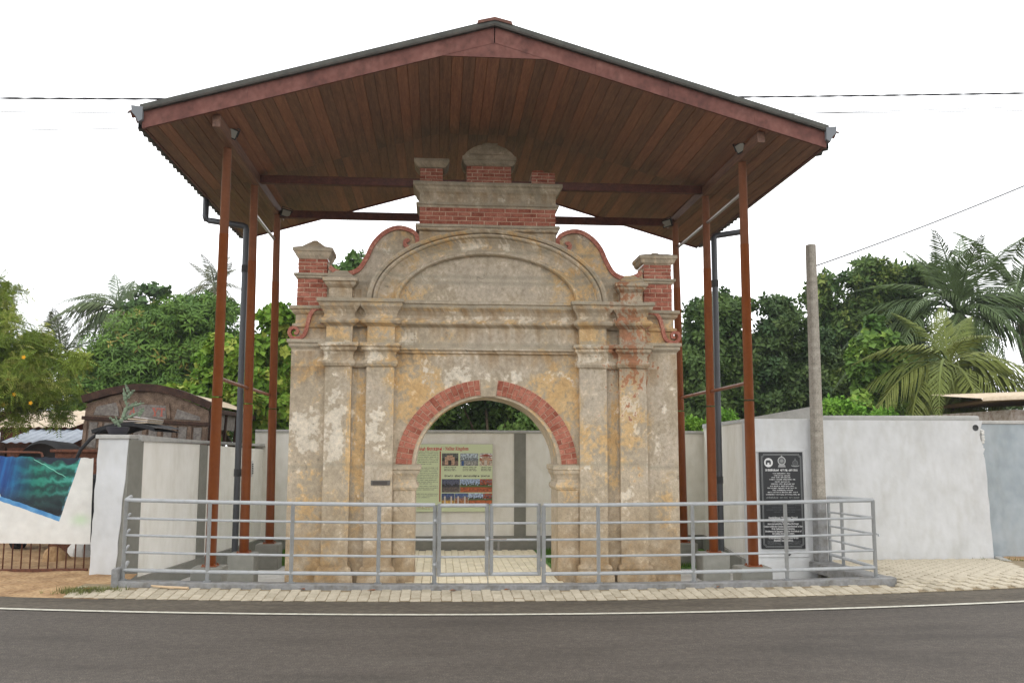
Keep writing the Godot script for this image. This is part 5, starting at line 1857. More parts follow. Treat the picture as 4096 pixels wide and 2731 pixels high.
func board_print() -> Image:
	var W := 1400
	var H := 960
	var img := Image.create_empty(W, H, false, Image.FORMAT_RGB8)
	var n := noise(0.008, 320, 4)
	var ground_c := Color8(214, 224, 184)
	img.fill(ground_c)
	var sx := W / 1.68      # pixels a metre; the board is 1.68 m wide and its right edge at 0
	# heading, the English half is laid on in letters
	write_glyphs(img, ["na", "l", "lu", "r", " ", "i", "ra", "aa", "ca", "tha", "aa", "ni"], W - 1.3 * sx, W - 0.88 * sx, 38, 52, 3.4, Color8(196, 44, 62))
	stroke(img, Vector2(W - 0.855 * sx, 66), Vector2(W - 0.84 * sx, 66), 3.0, Color8(196, 44, 62))
	# columns of small print
	for blk in [[100, 8], [330, 10], [590, 3], [700, 3]]:
		for i in blk[1]:
			small_print(img, W - 1.6 * sx, W - 0.94 * sx - rng.randf_range(0.0, 30.0) * (5.0 if i == blk[1] - 1 else 0.0), blk[0] + i * 25, 13, 0.6, Color8(92, 100, 76))
	img.fill_rect(Rect2i(int(W - 0.915 * sx), 100, 18, 720), Color8(170, 62, 26))
	# pictures: [x, y, w, h, sky, far, ground, building]
	var px := int(W - 0.875 * sx)
	for q in [[0, 130, 235, 180, Color8(92, 96, 92), Color8(52, 52, 46), Color8(118, 100, 92), 1], [262, 130, 262, 180, Color8(170, 182, 190), Color8(120, 128, 132), Color8(150, 150, 146), 2], [540, 130, 185, 180, Color8(206, 204, 200), Color8(176, 110, 78), Color8(190, 176, 160), 3],
		[0, 498, 260, 190, Color8(84, 88, 110), Color8(52, 50, 54), Color8(96, 84, 80), 4], [264, 498, 461, 190, Color8(150, 168, 196), Color8(70, 74, 44), Color8(170, 84, 40), 5], [0, 700, 185, 165, Color8(70, 86, 130), Color8(90, 90, 100), Color8(196, 150, 70), 6], [190, 700, 190, 165, Color8(80, 100, 150), Color8(150, 110, 90), Color8(170, 110, 60), 6], [384, 700, 341, 165, Color8(160, 176, 204), Color8(60, 58, 60), Color8(180, 96, 44), 5]]:
		var x0: int = px + q[0]
		for j in q[3]:
			for i in q[2]:
				if x0 + i >= W - 4:
					continue
				var v: float = float(j) / q[3]
				var u: float = float(i) / q[2]
				var nn := n.get_noise_2d((x0 + i) * 4.0, (q[1] + j) * 4.0)
				var c: Color = q[4] if v < 0.38 + nn * 0.25 else (q[5] if v < 0.6 + nn * 0.1 else q[6])
				c = c * (1.0 + nn * 0.5)
				if q[7] == 1 or q[7] == 3:
					if absf(u - 0.48) < 0.3 - 0.12 * float(v < 0.3) and v > 0.16 and v < 0.92:
						c = Color8(186, 152, 128) * (1.0 + nn * 0.3)
					if absf(u - 0.48) < 0.1 and v > 0.55 and v < 0.92:
						c = Color8(58, 48, 46) if q[7] == 1 else Color8(206, 196, 186)
					if q[7] == 3 and v < 0.24 and v > 0.05 + absf(u - 0.5) * 0.3:
						c = Color8(150, 66, 40)
				if q[7] == 2 and absf(u - 0.14) < 0.06 and v > 0.6:
					c = Color8(50, 84, 140)
				if q[7] == 5 and v > 0.5 and v < 0.58:
					c = Color8(86, 116, 52)
				if q[7] == 5 and u > 0.62 and v < 0.45 and nn > -0.25:
					c = Color8(140, 66, 40) * (1.0 + nn)
				if q[7] == 6 and absf(fposmod(u * 2.0, 1.0) - 0.5) < 0.12 and v > 0.25:
					c = Color8(206, 196, 186)
				c.a = 1.0
				img.set_pixel(x0 + i, q[1] + j, c)
	for i in 3:
		for k in 3:
			small_print(img, px + [30, 300, 565][i], px + [205, 500, 715][i], 322 + k * 22, 14, 1.0, Color8(50, 54, 40))
	write_glyphs(img, ["i", "ra", "na", "r", "aa", " ", "ki", "ca", "to", "r", " ", "va", "na", "ra", "to", "ya", "li", "nna", "aa", "na", " ", "tha", "l", "to", "ra", "va"], px + 40, px + 690, 434, 34, 1.8, Color8(44, 46, 38))
	small_print(img, W - 1.3 * sx, W - 0.95 * sx, 880, 18, 1.2, Color8(190, 110, 60))
	small_print(img, W - 1.3 * sx, W - 1.0 * sx, 908, 14, 1.0, Color8(150, 110, 80))
	return img


func tablet_print() -> Image:
	var W := 480
	var H := 1024
	var img := Image.create_empty(W, H, false, Image.FORMAT_RGB8)
	img.fill(Color8(20, 21, 23))
	var white := Color8(206, 206, 204)
	var grey := Color8(92, 94, 94)
	var dim := Color8(66, 68, 70)
	# double border with scooped corners
	for k in [[16, 1.4], [26, 0.9]]:
		var e: int = k[0]
		var r := 30 - e * 0.3
		var pts := []
		for cnr in [[e, e, 0.0], [W - e, e, 1.0], [W - e, H - e, 2.0], [e, H - e, 3.0]]:
			for i in 7:
				var t: float = PI * 0.5 * (1.0 - i / 6.0) + cnr[2] * PI * 0.5
				pts.append(Vector2(cnr[0] + cos(t) * r, cnr[1] + sin(t) * r))
		for i in pts.size():
			stroke(img, pts[i], pts[(i + 1) % pts.size()], k[1], Color8(150, 152, 150))
	# round gate emblem
	for j in range(55, 160):
		for i in range(45, 150):
			var d := Vector2(i - 96, j - 107).length()
			if d < 49:
				img.set_pixel(i, j, white)
			if d < 40 and absf(i - 94) < 30 - 8 * float(j < 90) and j > 80 and j < 128 and not (absf(i - 94) < 11 and j > 108):
				img.set_pixel(i, j, Color8(40, 42, 44))
	# round seal on a stand
	for j in range(30, 160):
		for i in range(190, 300):
			var d := Vector2((i - 245), (j - 88)).length()
			if d < 45 and (d > 36 or d < 18 or int(atan2(j - 88, i - 245) * 8.0) % 2 == 0):
				img.set_pixel(i, j, Color8(170, 170, 168) if d > 36 else Color8(128, 130, 128))
			if absf(i - 245) < 12 - (44 - j) * 0.6 and j < 44:
				img.set_pixel(i, j, Color8(150, 150, 148))
			if j > 128 and j < 158 and absf(i - 245) < 34 + (j - 128) * 0.35 and j % 9 > 1:
				img.set_pixel(i, j, Color8(164, 164, 162))
	# crest with a ribbon
	for j in range(58, 165):
		for i in range(345, 450):
			var d := Vector2(i - 397, j - 112).length()
			if d < 32 and (d > 26 or (i + j) % 7 < 3):
				img.set_pixel(i, j, Color8(96, 98, 98))
			if absf(i - 397) < 9 - (80 - j) * 0.3 and j < 82:
				img.set_pixel(i, j, Color8(90, 92, 92))
			if absf(j - 148 + pow((i - 397) / 20.0, 2.0) * 2.0) < 5 and absf(i - 397) < 46:
				img.set_pixel(i, j, Color8(136, 138, 136))
	write_glyphs(img, ["ca", "ng", "ki", "li", "ya", "n", " ", "to", "ra", "nna", " ", "va", "aa", "ca", "l"], 58, 426, 172, 27, 1.9, white)
	for q in [[215, 140, 345], [237, 152, 335], [258, 126, 354], [280, 100, 392], [304, 162, 334], [327, 118, 382], [350, 108, 382], [372, 78, 420], [395, 134, 370], [417, 78, 424], [441, 58, 440]]:
		small_print(img, q[1], q[2], q[0], 14, 1.0, Color8(186, 186, 184))
	write_glyphs(img, ["va", "ng", "ki", "li", "ya", "n", " ", "va", "aa", "ca", "l", " ", "to", "ra", "tha", "va", "va"], 62, 432, 466, 26, 1.3, Color8(120, 122, 120))
	for q in [[530, 150, 350], [556, 50, 450], [580, 120, 390], [604, 60, 440], [628, 140, 380]]:
		small_print(img, q[1], q[2], q[0], 13, 0.8, dim)
	for k in 4:
		small_print(img, 60, 215, 938 + k * 12, 9, 0.6, grey)
		small_print(img, 290, 430, 938 + k * 12, 9, 0.6, grey)
	return img


func posters() -> void:
	var b := thing("information_board", "pale green history board headed Nallur Kingdom on the rear wall, seen through the arch", "board", Vector3(-0.53, 1.135, -3.862))
	var m := mb()
	m.box(Vector3(0, 0, -0.004), Vector3(1.69, 1.16, 0.016), 0.002)
	part(b, "frame", m.done(), M.steel_pale)
	m = mb()
	m.uvquad(Vector3(-0.84, -0.575, 0.0055), Vector3(0.84, -0.575, 0.0055), Vector3(0.84, 0.575, 0.0055), Vector3(-0.84, 0.575, 0.0055))
	part(b, "print", m.done(), pictured("board_print", board_print(), 0.45))
	lettering(b, "Nallur Kingdom", 0.075, M.letter_red, Vector3(0.84 - 0.62, 0.497, 0.0066), 0.4, true)
	b = thing("tablet", "polished black stone tablet engraved in three scripts under three emblems", "plaque", Vector3(4.012, 0.945, -0.078))
	m = mb()
	m.box(Vector3.ZERO, Vector3(0.602, 1.285, 0.03), 0.004)
	part(b, "stone", m.done(), M.black_stone)
	m = mb()
	m.uvquad(Vector3(-0.297, -0.639, 0.0162), Vector3(0.297, -0.639, 0.0162), Vector3(0.297, 0.639, 0.0162), Vector3(-0.297, 0.639, 0.0162))
	part(b, "engraving", m.done(), pictured("tablet_print", tablet_print(), 0.3))
	for q in [["Sankiliyan Thorana Vasal", -0.232, 0.4, 0.036], ["This Heritage Monument", -0.277, 0.3, 0.03], ["was recreated by the Jaffna Heritage", -0.312, 0.43, 0.03], ["Centre with the Financial Contribution of the", -0.347, 0.535, 0.03], ["Prof. Sabramaniam Raviraj,", -0.378, 0.32, 0.03], ["Professor in Surgery and the President of", -0.411, 0.5, 0.03], ["the Jaffna Heritage Centre.", -0.441, 0.31, 0.03], ["of Archaeology, handed over to the", -0.5, 0.41, 0.03], ["Public on 10 2021.", -0.533, 0.27, 0.03], ["Department of Archaeology", -0.612, 0.2, 0.02]]:
		lettering(b, q[0], q[3], M.letter_white if q[3] > 0.025 else M.letter_grey, Vector3(0.0 if q[3] > 0.025 else -0.14, q[1], 0.0175), q[2], true)
	m = mb(true)
	m.tube([Vector3(4.03, 0.245, -0.09), Vector3(4.05, 0.225, -0.05), Vector3(4.08, 0.222, -0.05), Vector3(4.1, 0.238, -0.06)], 0.012, 8)
	solo("cable_stub", m.done(), M.black_plastic, "short black cable stub under the black tablet", "cable")


# ---------------------------------------------------------------- pole, cables
func poles_and_cables() -> void:
	var p := thing("utility_pole", "square tapered concrete pole with grey painted foot behind the railing corner", "pole", Vector3(4.485, 0.12, 0.02))
	p.rotation = Vector3(0, 0.28, -0.004)
	var cut := 0.84
	for seg in [[0.0, cut, M.kerb_paint, "painted_foot"], [cut, 4.33, M.pole_concrete, "shaft"]]:
		var m := mb()
		var rows := []
		var n := 6 if seg[1] > 1.0 else 2
		for i in n + 1:
			var y := lerpf(seg[0], seg[1], float(i) / n)
			var h := lerpf(0.074, 0.056, y / 4.33)
			var d := h * 1.05
			var b := 0.018
			var row := []
			for q in [[-h + b, d], [h - b, d], [h, d - b], [h, -d + b], [h - b, -d], [-h + b, -d], [-h, -d + b], [-h, d - b]]:
				row.append(Vector3(q[0], y, q[1]))
			rows.append(row)
		for i in n:
			for k in 8:
				m.quad(rows[i][k], rows[i][(k + 1) % 8], rows[i + 1][(k + 1) % 8], rows[i + 1][k])
		for k in 8:
			m.tri(rows[n][k], rows[n][(k + 1) % 8], Vector3(0, seg[1], 0))
		part(p, seg[3], m.done(), seg[2])
	for y in [1.96, 2.6, 3.2, 3.62, 3.95]:
		var m := mb(true)
		m.tube([Vector3(0.012, y, 0.02), Vector3(0.012, y, 0.0675 - y * 0.0042 + 0.008)], 0.009, 10)
		part(p, "bolt_hole", m.done(), M.hole)
	# worn cast marks running down the shaft
	for i in 6:
		var m := mb()
		for k in 3:
			m.box(Vector3(rng.randf_range(-0.02, 0.02), 1.87 - i * 0.1 + k * 0.022, 0.0715 - 0.0042 * 1.6), Vector3(rng.randf_range(0.02, 0.05), 0.009, 0.004), 0.001, Basis(Vector3.BACK, rng.randf_range(-0.6, 0.6)))
		part(p, "cast_mark", m.done(), M.letter_brown)
	cable("service_wire", "thin grey wire rising from the concrete pole to the upper right", Vector3(4.545, 4.15, 0.0), Vector3(9.6, 6.3, 3.6), 0.14, 0.0105, M.cable_grey)
	var bundle := thing("overhead_cable", "thick twisted black overhead cable passing behind the canopy roof", "cable")
	for k in 2:
		var path := []
		for i in 241:
			var t := float(i) / 240.0
			var c := Vector3(lerpf(-16.0, 18.0, t), lerpf(7.56, 8.86, t) - 0.55 * 4.0 * t * (1.0 - t) * 0.35, -4.0)
			var a := t * 260.0 + k * PI
			path.append(c + Vector3(0, cos(a), sin(a)) * 0.0095)
		var m := mb(true)
		m.tube(path, 0.0105, 6)
		part(bundle, "strand", m.done(), M.cable_black)
	cable("thin_cable", "upper of the two thin pale wires below the black overhead cable", Vector3(-16, 7.75, -5.0), Vector3(20, 8.98, -5.0), 0.25, 0.008, M.cable_grey)
	cable("thin_cable", "lower of the two thin pale wires below the black overhead cable", Vector3(-16, 7.15, -5.0), Vector3(20, 9.15, -5.0), 0.12, 0.008, M.cable_grey)


func cable(called: String, label: String, a: Vector3, b: Vector3, sag: float, r: float, mat: Material) -> void:
	var path := []
	for i in 41:
		var t := i / 40.0
		path.append(a.lerp(b, t) - Vector3(0, sag * 4.0 * t * (1.0 - t), 0))
	var m := mb(true)
	m.tube(path, r, 6)
	solo(called, m.done(), mat, label, "wire", "" if called == "service_wire" else "thin overhead wires")


# ---------------------------------------------------------------- plants
func leaf(m: MB, at: Vector3, dir: Vector3, side: Vector3, length: float, width: float, droop := 0.25) -> void:
	var up := side.cross(dir).normalized()
	var mid := at + dir * length * 0.45 - up * width * 0.12
	var tip := at + dir * length - up * length * droop
	var l := mid + side * width * 0.5 + up * width * 0.18
	var r := mid - side * width * 0.5 + up * width * 0.18
	m.tri(at, l, mid); m.tri(l, tip, mid); m.tri(at, mid, r); m.tri(mid, tip, r)


func clump(n: int, length: float, width: float, spread: float, droop: float, sd: int) -> ArrayMesh:   # a twig end: leaves set round a shoot along +y
	var r := RandomNumberGenerator.new()
	r.seed = sd
	var m := mb()
	for i in n:
		var a := TAU * i * 0.382 + r.randf_range(-0.3, 0.3)
		var out := Vector3(cos(a), 0, sin(a))
		var dir := (out * r.randf_range(0.6, 1.0) + Vector3.UP * r.randf_range(-0.3, 0.75)).normalized()
		var side := dir.cross(Vector3.UP).normalized()
		side = side.rotated(dir, r.randf_range(-0.6, 0.6))
		leaf(m, Vector3(0, spread * (float(i) / n - 0.5), 0) + out * spread * 0.25 * r.randf(), dir, side, length * r.randf_range(0.7, 1.15), width * r.randf_range(0.8, 1.15), droop)
	return m.done()


func pinnate(sd: int) -> ArrayMesh:   # feathery twig: three compound leaves with small leaflets
	var r := RandomNumberGenerator.new()
	r.seed = sd
	var m := mb()
	for k in 5:
		var a := TAU * k / 5.0 + r.randf_range(-0.3, 0.3)
		var d := Vector3(cos(a), r.randf_range(-0.15, 0.6), sin(a)).normalized()
		var s := d.cross(Vector3.UP).normalized()
		for i in 6:
			var p := d * (0.04 + i * 0.032) - Vector3.UP * 0.0016 * i * i
			for q in [-1.0, 1.0]:
				leaf(m, p, (s * q + d * 0.5 - Vector3.UP * 0.2).normalized(), d.cross(s).cross(s * q).normalized(), 0.055, 0.02, 0.1)
	return m.done()


func frond_mesh(length: float, droop: float, hang: float, sd: int, twist := 0.0) -> ArrayMesh:   # a coconut frond along +x, drooping towards its tip
	var r := RandomNumberGenerator.new()
	r.seed = sd
	var m := mb()
	var n := 46
	var at := []
	for i in n + 1:
		var s := float(i) / n
		at.append(Vector3(length * (s - 0.22 * droop * s * s), length * (0.1 * s - droop * s * s * 0.75), length * twist * s * s))
	for i in n:
		var s := float(i) / n
		var w := lerpf(0.045, 0.006, s)
		var b: Vector3 = at[i]
		var e: Vector3 = at[i + 1]
		m.quad(b + Vector3(0, 0, w), b + Vector3(0, 0, -w), e + Vector3(0, 0, -w), e + Vector3(0, 0, w))
		m.quad(b + Vector3(0, 0, w), e + Vector3(0, 0, w), e + Vector3(0, -w, 0), b + Vector3(0, -w, 0))
		if s < 0.13:
			continue
		var d := (e - b).normalized()
		var len := length * 0.3 * sin(clampf(pow(s, 0.7) * 2.9 + 0.18, 0.0, 3.0)) * r.randf_range(0.85, 1.1) + 0.04
		for q in [-1.0, 1.0]:
			if r.randf() < 0.07:
				continue
			var side := Vector3(0, 0, q)
			var out := (side + d * (0.55 + 0.5 * s) - Vector3.UP * hang * r.randf_range(0.2, 0.6)).normalized()
			var low := (side * 0.5 + d * 0.5 - Vector3.UP * (0.25 + hang)).normalized()
			var k := b + d * r.randf_range(0.0, 0.03)
			var mid := k + out * len * 0.5
			var tip := mid + low * len * 0.5
			var wv := d * length * 0.0095
			m.quad(k - wv * 0.6, k + wv * 0.6, mid + wv, mid - wv)
			m.tri(mid - wv, mid + wv, tip)
	return m.done()


func leaves() -> void:
	L.long = clump(8, 0.24, 0.062, 0.14, 0.35, 1)
	L.long2 = clump(9, 0.21, 0.058, 0.16, 0.3, 2)
	L.broad = clump(7, 0.2, 0.15, 0.16, 0.2, 3)
	L.small = clump(9, 0.13, 0.065, 0.16, 0.15, 4)
	L.fine = pinnate(5)
	var m := mb()
	for i in 5:
		var a := TAU * i / 5.0
		var b := Vector3(cos(a), 0, sin(a))
		var s := Vector3(-b.z, 0, b.x) * 0.004
		m.tri(b * 0.01 - s, b * 0.01 + s, b * 0.035 + Vector3(0, 0.05, 0))
	L.tuft = m.done()
	L.frond_up = frond_mesh(2.6, 0.5, 0.45, 11, 0.08)
	L.frond_arch = frond_mesh(2.9, 1.15, 1.0, 12, -0.1)
	L.frond_hang = frond_mesh(2.7, 1.35, 1.25, 13, 0.1)


func crown(parent: Node3D, called: String, mesh: Mesh, mat: Material, blobs: Array, n: int, dark: Color, light: Color, scale: float, sd: int, gap := 0.0, flush := Color(0, 0, 0, 0)) -> void:   # leaf clumps spread through a set of lobes, thinner where the noise opens gaps
	var r := RandomNumberGenerator.new()
	r.seed = sd
	# each lobe is broken into boughs; the leaves sit in the boughs, with a thin scatter between them
	var boughs := []   # centre, radii, share, tone
	var total := 0.0
	for b in blobs:
		var rad: Vector3 = b[1]
		var count := int(clampf(rad.x * rad.y * 22.0, 7.0, 34.0))
		for i in count:
			var d := Vector3(r.randfn(), r.randfn() + 0.25, r.randfn() + 0.35).normalized()
			var f := r.randf_range(0.62, 1.04)
			var br := Vector3.ONE * clampf((rad.x + rad.y) * 0.5 * r.randf_range(0.24, 0.42), 0.12, 0.6) * Vector3(1.15, 0.75, 1.1)
			var share := br.x * br.y * 3.0
			total += share
			boughs.append([b[0] + d * rad * f, br, share, r.randf()])
		var core := rad.x * rad.y * 0.8 * (1.0 - gap)
		total += core
		boughs.append([b[0], rad * 0.8, core, 0.32])
	var where := []
	var tints := PackedColorArray()
	for b in boughs:
		var count := int(n * b[2] / total)
		for i in count:
			var d := Vector3(r.randfn(), r.randfn(), r.randfn()).normalized()
			var f := pow(r.randf(), 0.45)
			var p: Vector3 = b[0] + d * b[1] * f
			var up := (d * Vector3(1, 0.7, 1) + Vector3(0, 0.6, 0) + Vector3(r.randfn(), r.randfn(), r.randfn()) * 0.35).normalized()
			var x := up.cross(Vector3(r.randfn(), r.randfn(), r.randfn())).normalized()
			var s := scale * r.randf_range(0.55, 1.3)
			where.append(Transform3D(Basis(x, up, x.cross(up)).scaled(Vector3.ONE * s), p))
			var t := clampf(b[3] * 0.75 + r.randf_range(-0.12, 0.35), 0.0, 1.0)
			var c := dark.lerp(light, t)
			if flush.a > 0.0 and r.randf() < flush.a * (0.4 + b[3] * 1.2) and f > 0.6:
				c = Color(flush.r, flush.g, flush.b)
			tints.append(c)
	many(parent, called, mesh, mat, where, tints)


func trunk(parent: Node3D, path: Array, r0: float, r1: float, mat: Material, called := "trunk") -> void:
	var m := mb(true)
	m.wob = wobn
	m.amp = r0 * 0.35
	m.tube(path, r0, 12, r1)
	part(parent, called, m.done(), mat)


func tree(called: String, label: String, group: String, foot: Vector3, r0: float, blobs: Array, mesh: Mesh, n: int, dark: Color, light: Color, scale: float, sd: int, gap := 0.0, flush := Color(0, 0, 0, 0), mat_key := "leaf") -> Node3D:
	var t := thing(called, label, "tree" if called != "shrub" and called != "hedge" else called, foot, group)
	var mid := Vector3.ZERO
	var low := 1e9
	for b in blobs:
		mid += b[0] / blobs.size()
		low = minf(low, b[0].y - b[1].y)
	var fork := Vector3(lerpf(0.0, mid.x - foot.x, 0.5), maxf(lerpf(0.0, low - foot.y, 0.9), 0.5), lerpf(0.0, mid.z - foot.z, 0.5))
	trunk(t, [Vector3.ZERO, fork * 0.35 + Vector3(0.05, 0, 0), fork * 0.7, fork], r0, r0 * 0.7, M.bark)
	var loc := []
	for b in blobs:
		var c: Vector3 = b[0] - foot
		loc.append([c, b[1]])
		trunk(t, [fork, fork.lerp(c, 0.5) + Vector3(0, 0.15, 0), c], r0 * 0.55, r0 * 0.15, M.bark, "branch")
	crown(t, "crown", mesh, M[mat_key], loc, n, dark, light, scale, sd, gap, flush)
	return t


func palm(label: String, foot: Vector3, top: Vector3, size: float, fronds: Array, dark: Color, light: Color, sd: int) -> void:   # fronds: [azimuth, elevation, kind, size]
	var r := RandomNumberGenerator.new()
	r.seed = sd
	var p := thing("coconut_palm", label, "palm", foot, "coconut palms")
	var up := top - foot
	trunk(p, [Vector3.ZERO, up * 0.3 + Vector3(0.12, 0, 0), up * 0.65 + Vector3(0.1, 0, 0), up], 0.16 * size, 0.1 * size, M.palm_bark)
	for f in fronds:
		var mat := "frond_%d_%d" % [int(dark.g * 1000.0), r.randi_range(0, 3)]
		if not M.has(mat):
			var k := StandardMaterial3D.new()
			k.resource_name = mat
			k.albedo_color = dark.lerp(light, r.randf()).linear_to_srgb()
			k.roughness = 0.62
			k.metallic_specular = 0.35
			k.backlight_enabled = true
			k.backlight = Color(0.08, 0.1, 0.03)
			k.cull_mode = BaseMaterial3D.CULL_DISABLED
			M[mat] = k
		var o := part(p, "frond", L[["frond_up", "frond_arch", "frond_hang"][f[2]]], M[mat])
		o.position = up + Vector3(0, 0.05 * size, 0)
		o.basis = Basis(Vector3.UP, deg_to_rad(f[0])) * Basis(Vector3.BACK, deg_to_rad(f[1])) * Basis(Vector3.RIGHT, r.randf_range(-0.35, 0.35)) * Basis.from_scale(Vector3(1.0, r.randf_range(0.75, 1.35), -1.0 if r.randf() < 0.5 else 1.0) * size * f[3])
	# nuts under the crown
	var m := mb(true)
	for i in 4:
		var a := TAU * i / 4.0 + 0.4
		var c := up + Vector3(cos(a) * 0.2, -0.22, sin(a) * 0.2) * size
		m.tube([c + Vector3(0, 0.13, 0) * size, c + Vector3(0, 0.06, 0) * size, c, c - Vector3(0, 0.08, 0) * size, c - Vector3(0, 0.13, 0) * size], 0.09 * size, 8, 0.07 * size)
	part(p, "nuts", m.done(), M.bark, "stuff")


func ring_fronds(n: int, sd: int, lean := 0.0, lean_az := 180.0) -> Array:   # a full crown: young fronds upright, old ones hanging
	var r := RandomNumberGenerator.new()
	r.seed = sd
	var out := []
	for i in n:
		var t := float(i) / n
		var az := i * 137.5 + r.randf_range(-12, 12)
		var el := lerpf(78.0, -22.0, pow(t, 0.85)) + r.randf_range(-7, 7)
		el -= lean * cos(deg_to_rad(az - lean_az)) * -20.0
		out.append([az, el, 0 if t < 0.3 else (1 if t < 0.75 else 2), r.randf_range(0.85, 1.1)])
	return out


func trees() -> void:
	var V := Vector3.ZERO
	# --- left
	var bush := tree("feathery_tree", "feathery yellow-green tree with orange flowers at the left edge, over the yard", "", Vector3(-8.6, 0.1, -2.9), 0.12,
		[[Vector3(-7.5, 2.75, -2.6), Vector3(0.95, 0.75, 0.9)], [Vector3(-6.75, 2.75, -2.5), Vector3(0.62, 0.55, 0.6)], [Vector3(-7.15, 3.25, -2.6), Vector3(0.55, 0.5, 0.6)], [Vector3(-7.6, 4.02, -2.6), Vector3(0.33, 0.3, 0.35)], [Vector3(-7.9, 3.4, -2.8), Vector3(0.6, 0.5, 0.6)], [Vector3(-7.1, 2.2, -2.5), Vector3(0.5, 0.3, 0.5)], [Vector3(-8.4, 2.9, -2.8), Vector3(0.9, 0.9, 0.9)], [Vector3(-6.45, 2.35, -2.5), Vector3(0.3, 0.3, 0.35)]],
		L.fine, 3600, Color(0.082, 0.138, 0.019), Color(0.24, 0.317, 0.044), 0.85, 401, 0.22, Color(0.278, 0.303, 0.064, 0.2), "leaf_soft")
	for i in 9:
		var m := mb()
		var c := Vector3(rng.randf_range(-7.5, -6.5), rng.randf_range(2.2, 3.2), -1.95 + rng.randf_range(-0.1, 0.1)) - bush.position
		for k in 5:
			var a := TAU * k / 5.0
			leaf(m, c, Vector3(cos(a), sin(a), 0.4).normalized(), Vector3(-sin(a), cos(a), 0), 0.035, 0.03, -0.2)
		part(bush, "flower", m.done(), M.flower)
	palm("wind-blown coconut palm at the left, fronds swept to the left", Vector3(-11.2, -0.2, -20.0), Vector3(-11.6, 6.35, -20.0), 0.95,
		[[95, 62, 0, 0.8], [120, 70, 0, 0.75], [150, 52, 1, 0.85], [165, 40, 1, 0.95], [178, 30, 1, 1.0], [185, 18, 1, 1.05], [172, 8, 1, 1.05], [200, 22, 1, 0.9], [190, -8, 2, 0.95], [165, -18, 2, 0.95], [210, -5, 2, 0.9], [240, -25, 2, 0.9], [130, -20, 2, 0.85], [150, -35, 2, 0.8], [215, -35, 2, 0.85], [60, 78, 0, 0.55], [270, -30, 2, 0.8], [182, 26, 2, 1.1]], Color(0.05, 0.085, 0.035), Color(0.13, 0.17, 0.075), 411)
	palm("lower fronds of a palm far behind the wind-blown palm at the left", Vector3(-15.3, -0.2, -24.0), Vector3(-15.0, 4.9, -24.0), 1.0, ring_fronds(14, 412, 0.6), Color(0.07, 0.09, 0.05), Color(0.15, 0.17, 0.1), 412)
	tree("slender_tree", "thin dark tree top beside the wind-blown palm", "", Vector3(-12.0, -0.2, -24.0), 0.16, [[Vector3(-12.2, 7.3, -24), Vector3(0.55, 0.75, 0.5)], [Vector3(-11.6, 7.6, -24), Vector3(0.45, 0.5, 0.45)], [Vector3(-12.9, 6.7, -24), Vector3(0.5, 0.7, 0.5)], [Vector3(-12.0, 6.2, -24), Vector3(1.0, 0.9, 0.8)]], L.broad, 520, Color(0.064, 0.126, 0.042), Color(0.114, 0.194, 0.056), 1.0, 421, 0.3)
	tree("mango_tree", "large rounded mid-green mango tree behind the derelict lorry", "", Vector3(-8.3, -0.2, -13.4), 0.35,
		[[Vector3(-8.4, 3.6, -13.2), Vector3(1.6, 1.5, 1.3)], [Vector3(-7.4, 4.6, -13.2), Vector3(1.35, 1.2, 1.2)], [Vector3(-6.6, 4.2, -13.0), Vector3(0.85, 1.5, 1.0)], [Vector3(-9.3, 3.1, -13.0), Vector3(1.05, 1.3, 1.1)], [Vector3(-7.3, 2.6, -13.0), Vector3(1.5, 1.1, 1.2)], [Vector3(-9.6, 2.0, -13.0), Vector3(1.0, 1.0, 1.0)], [Vector3(-8.0, 5.2, -13.4), Vector3(0.9, 0.55, 0.8)], [Vector3(-6.9, 5.35, -13.2), Vector3(0.8, 0.55, 0.8)]],
		L.long, 10500, Color(0.06, 0.131, 0.025), Color(0.138, 0.244, 0.036), 0.85, 431, 0.05, Color(0.324, 0.276, 0.065, 0.05))
	palm("distant coconut palm rising above the mango tree", Vector3(-10.2, -0.2, -28.0), Vector3(-10.35, 8.6, -28.0), 0.62, ring_fronds(17, 441), Color(0.1, 0.12, 0.07), Color(0.19, 0.2, 0.12), 441)
	tree("light_green_tree", "bright light-green broad-leaved tree behind the left posts", "", Vector3(-4.2, -0.2, -7.0), 0.16,
		[[Vector3(-4.6, 3.3, -6.6), Vector3(0.75, 0.75, 0.7)], [Vector3(-3.9, 3.6, -6.6), Vector3(0.8, 0.85, 0.7)], [Vector3(-4.1, 2.6, -6.5), Vector3(0.95, 0.75, 0.8)], [Vector3(-5.5, 2.55, -6.6), Vector3(0.62, 0.38, 0.6)], [Vector3(-5.1, 3.05, -6.6), Vector3(0.45, 0.4, 0.5)], [Vector3(-4.0, 1.7, -6.6), Vector3(0.8, 0.7, 0.7)], [Vector3(-3.2, 3.3, -6.8), Vector3(0.7, 1.0, 0.7)]],
		L.broad, 3600, Color(0.116, 0.242, 0.025), Color(0.215, 0.342, 0.038), 0.75, 451, 0.12, Color(0.328, 0.39, 0.064, 0.2), "leaf_soft")
	tree("dark_tree", "dark green tree showing between the left pier cap and the left scroll", "", Vector3(-3.0, -0.2, -14.5), 0.22, [[Vector3(-2.85, 6.75, -14.2), Vector3(0.65, 0.5, 0.6)], [Vector3(-3.4, 6.55, -14.2), Vector3(0.5, 0.4, 0.5)], [Vector3(-3.0, 5.7, -14.2), Vector3(1.1, 0.9, 0.9)]], L.broad, 900, Color(0.064, 0.138, 0.031), Color(0.113, 0.19, 0.038), 1.0, 461, 0.1)
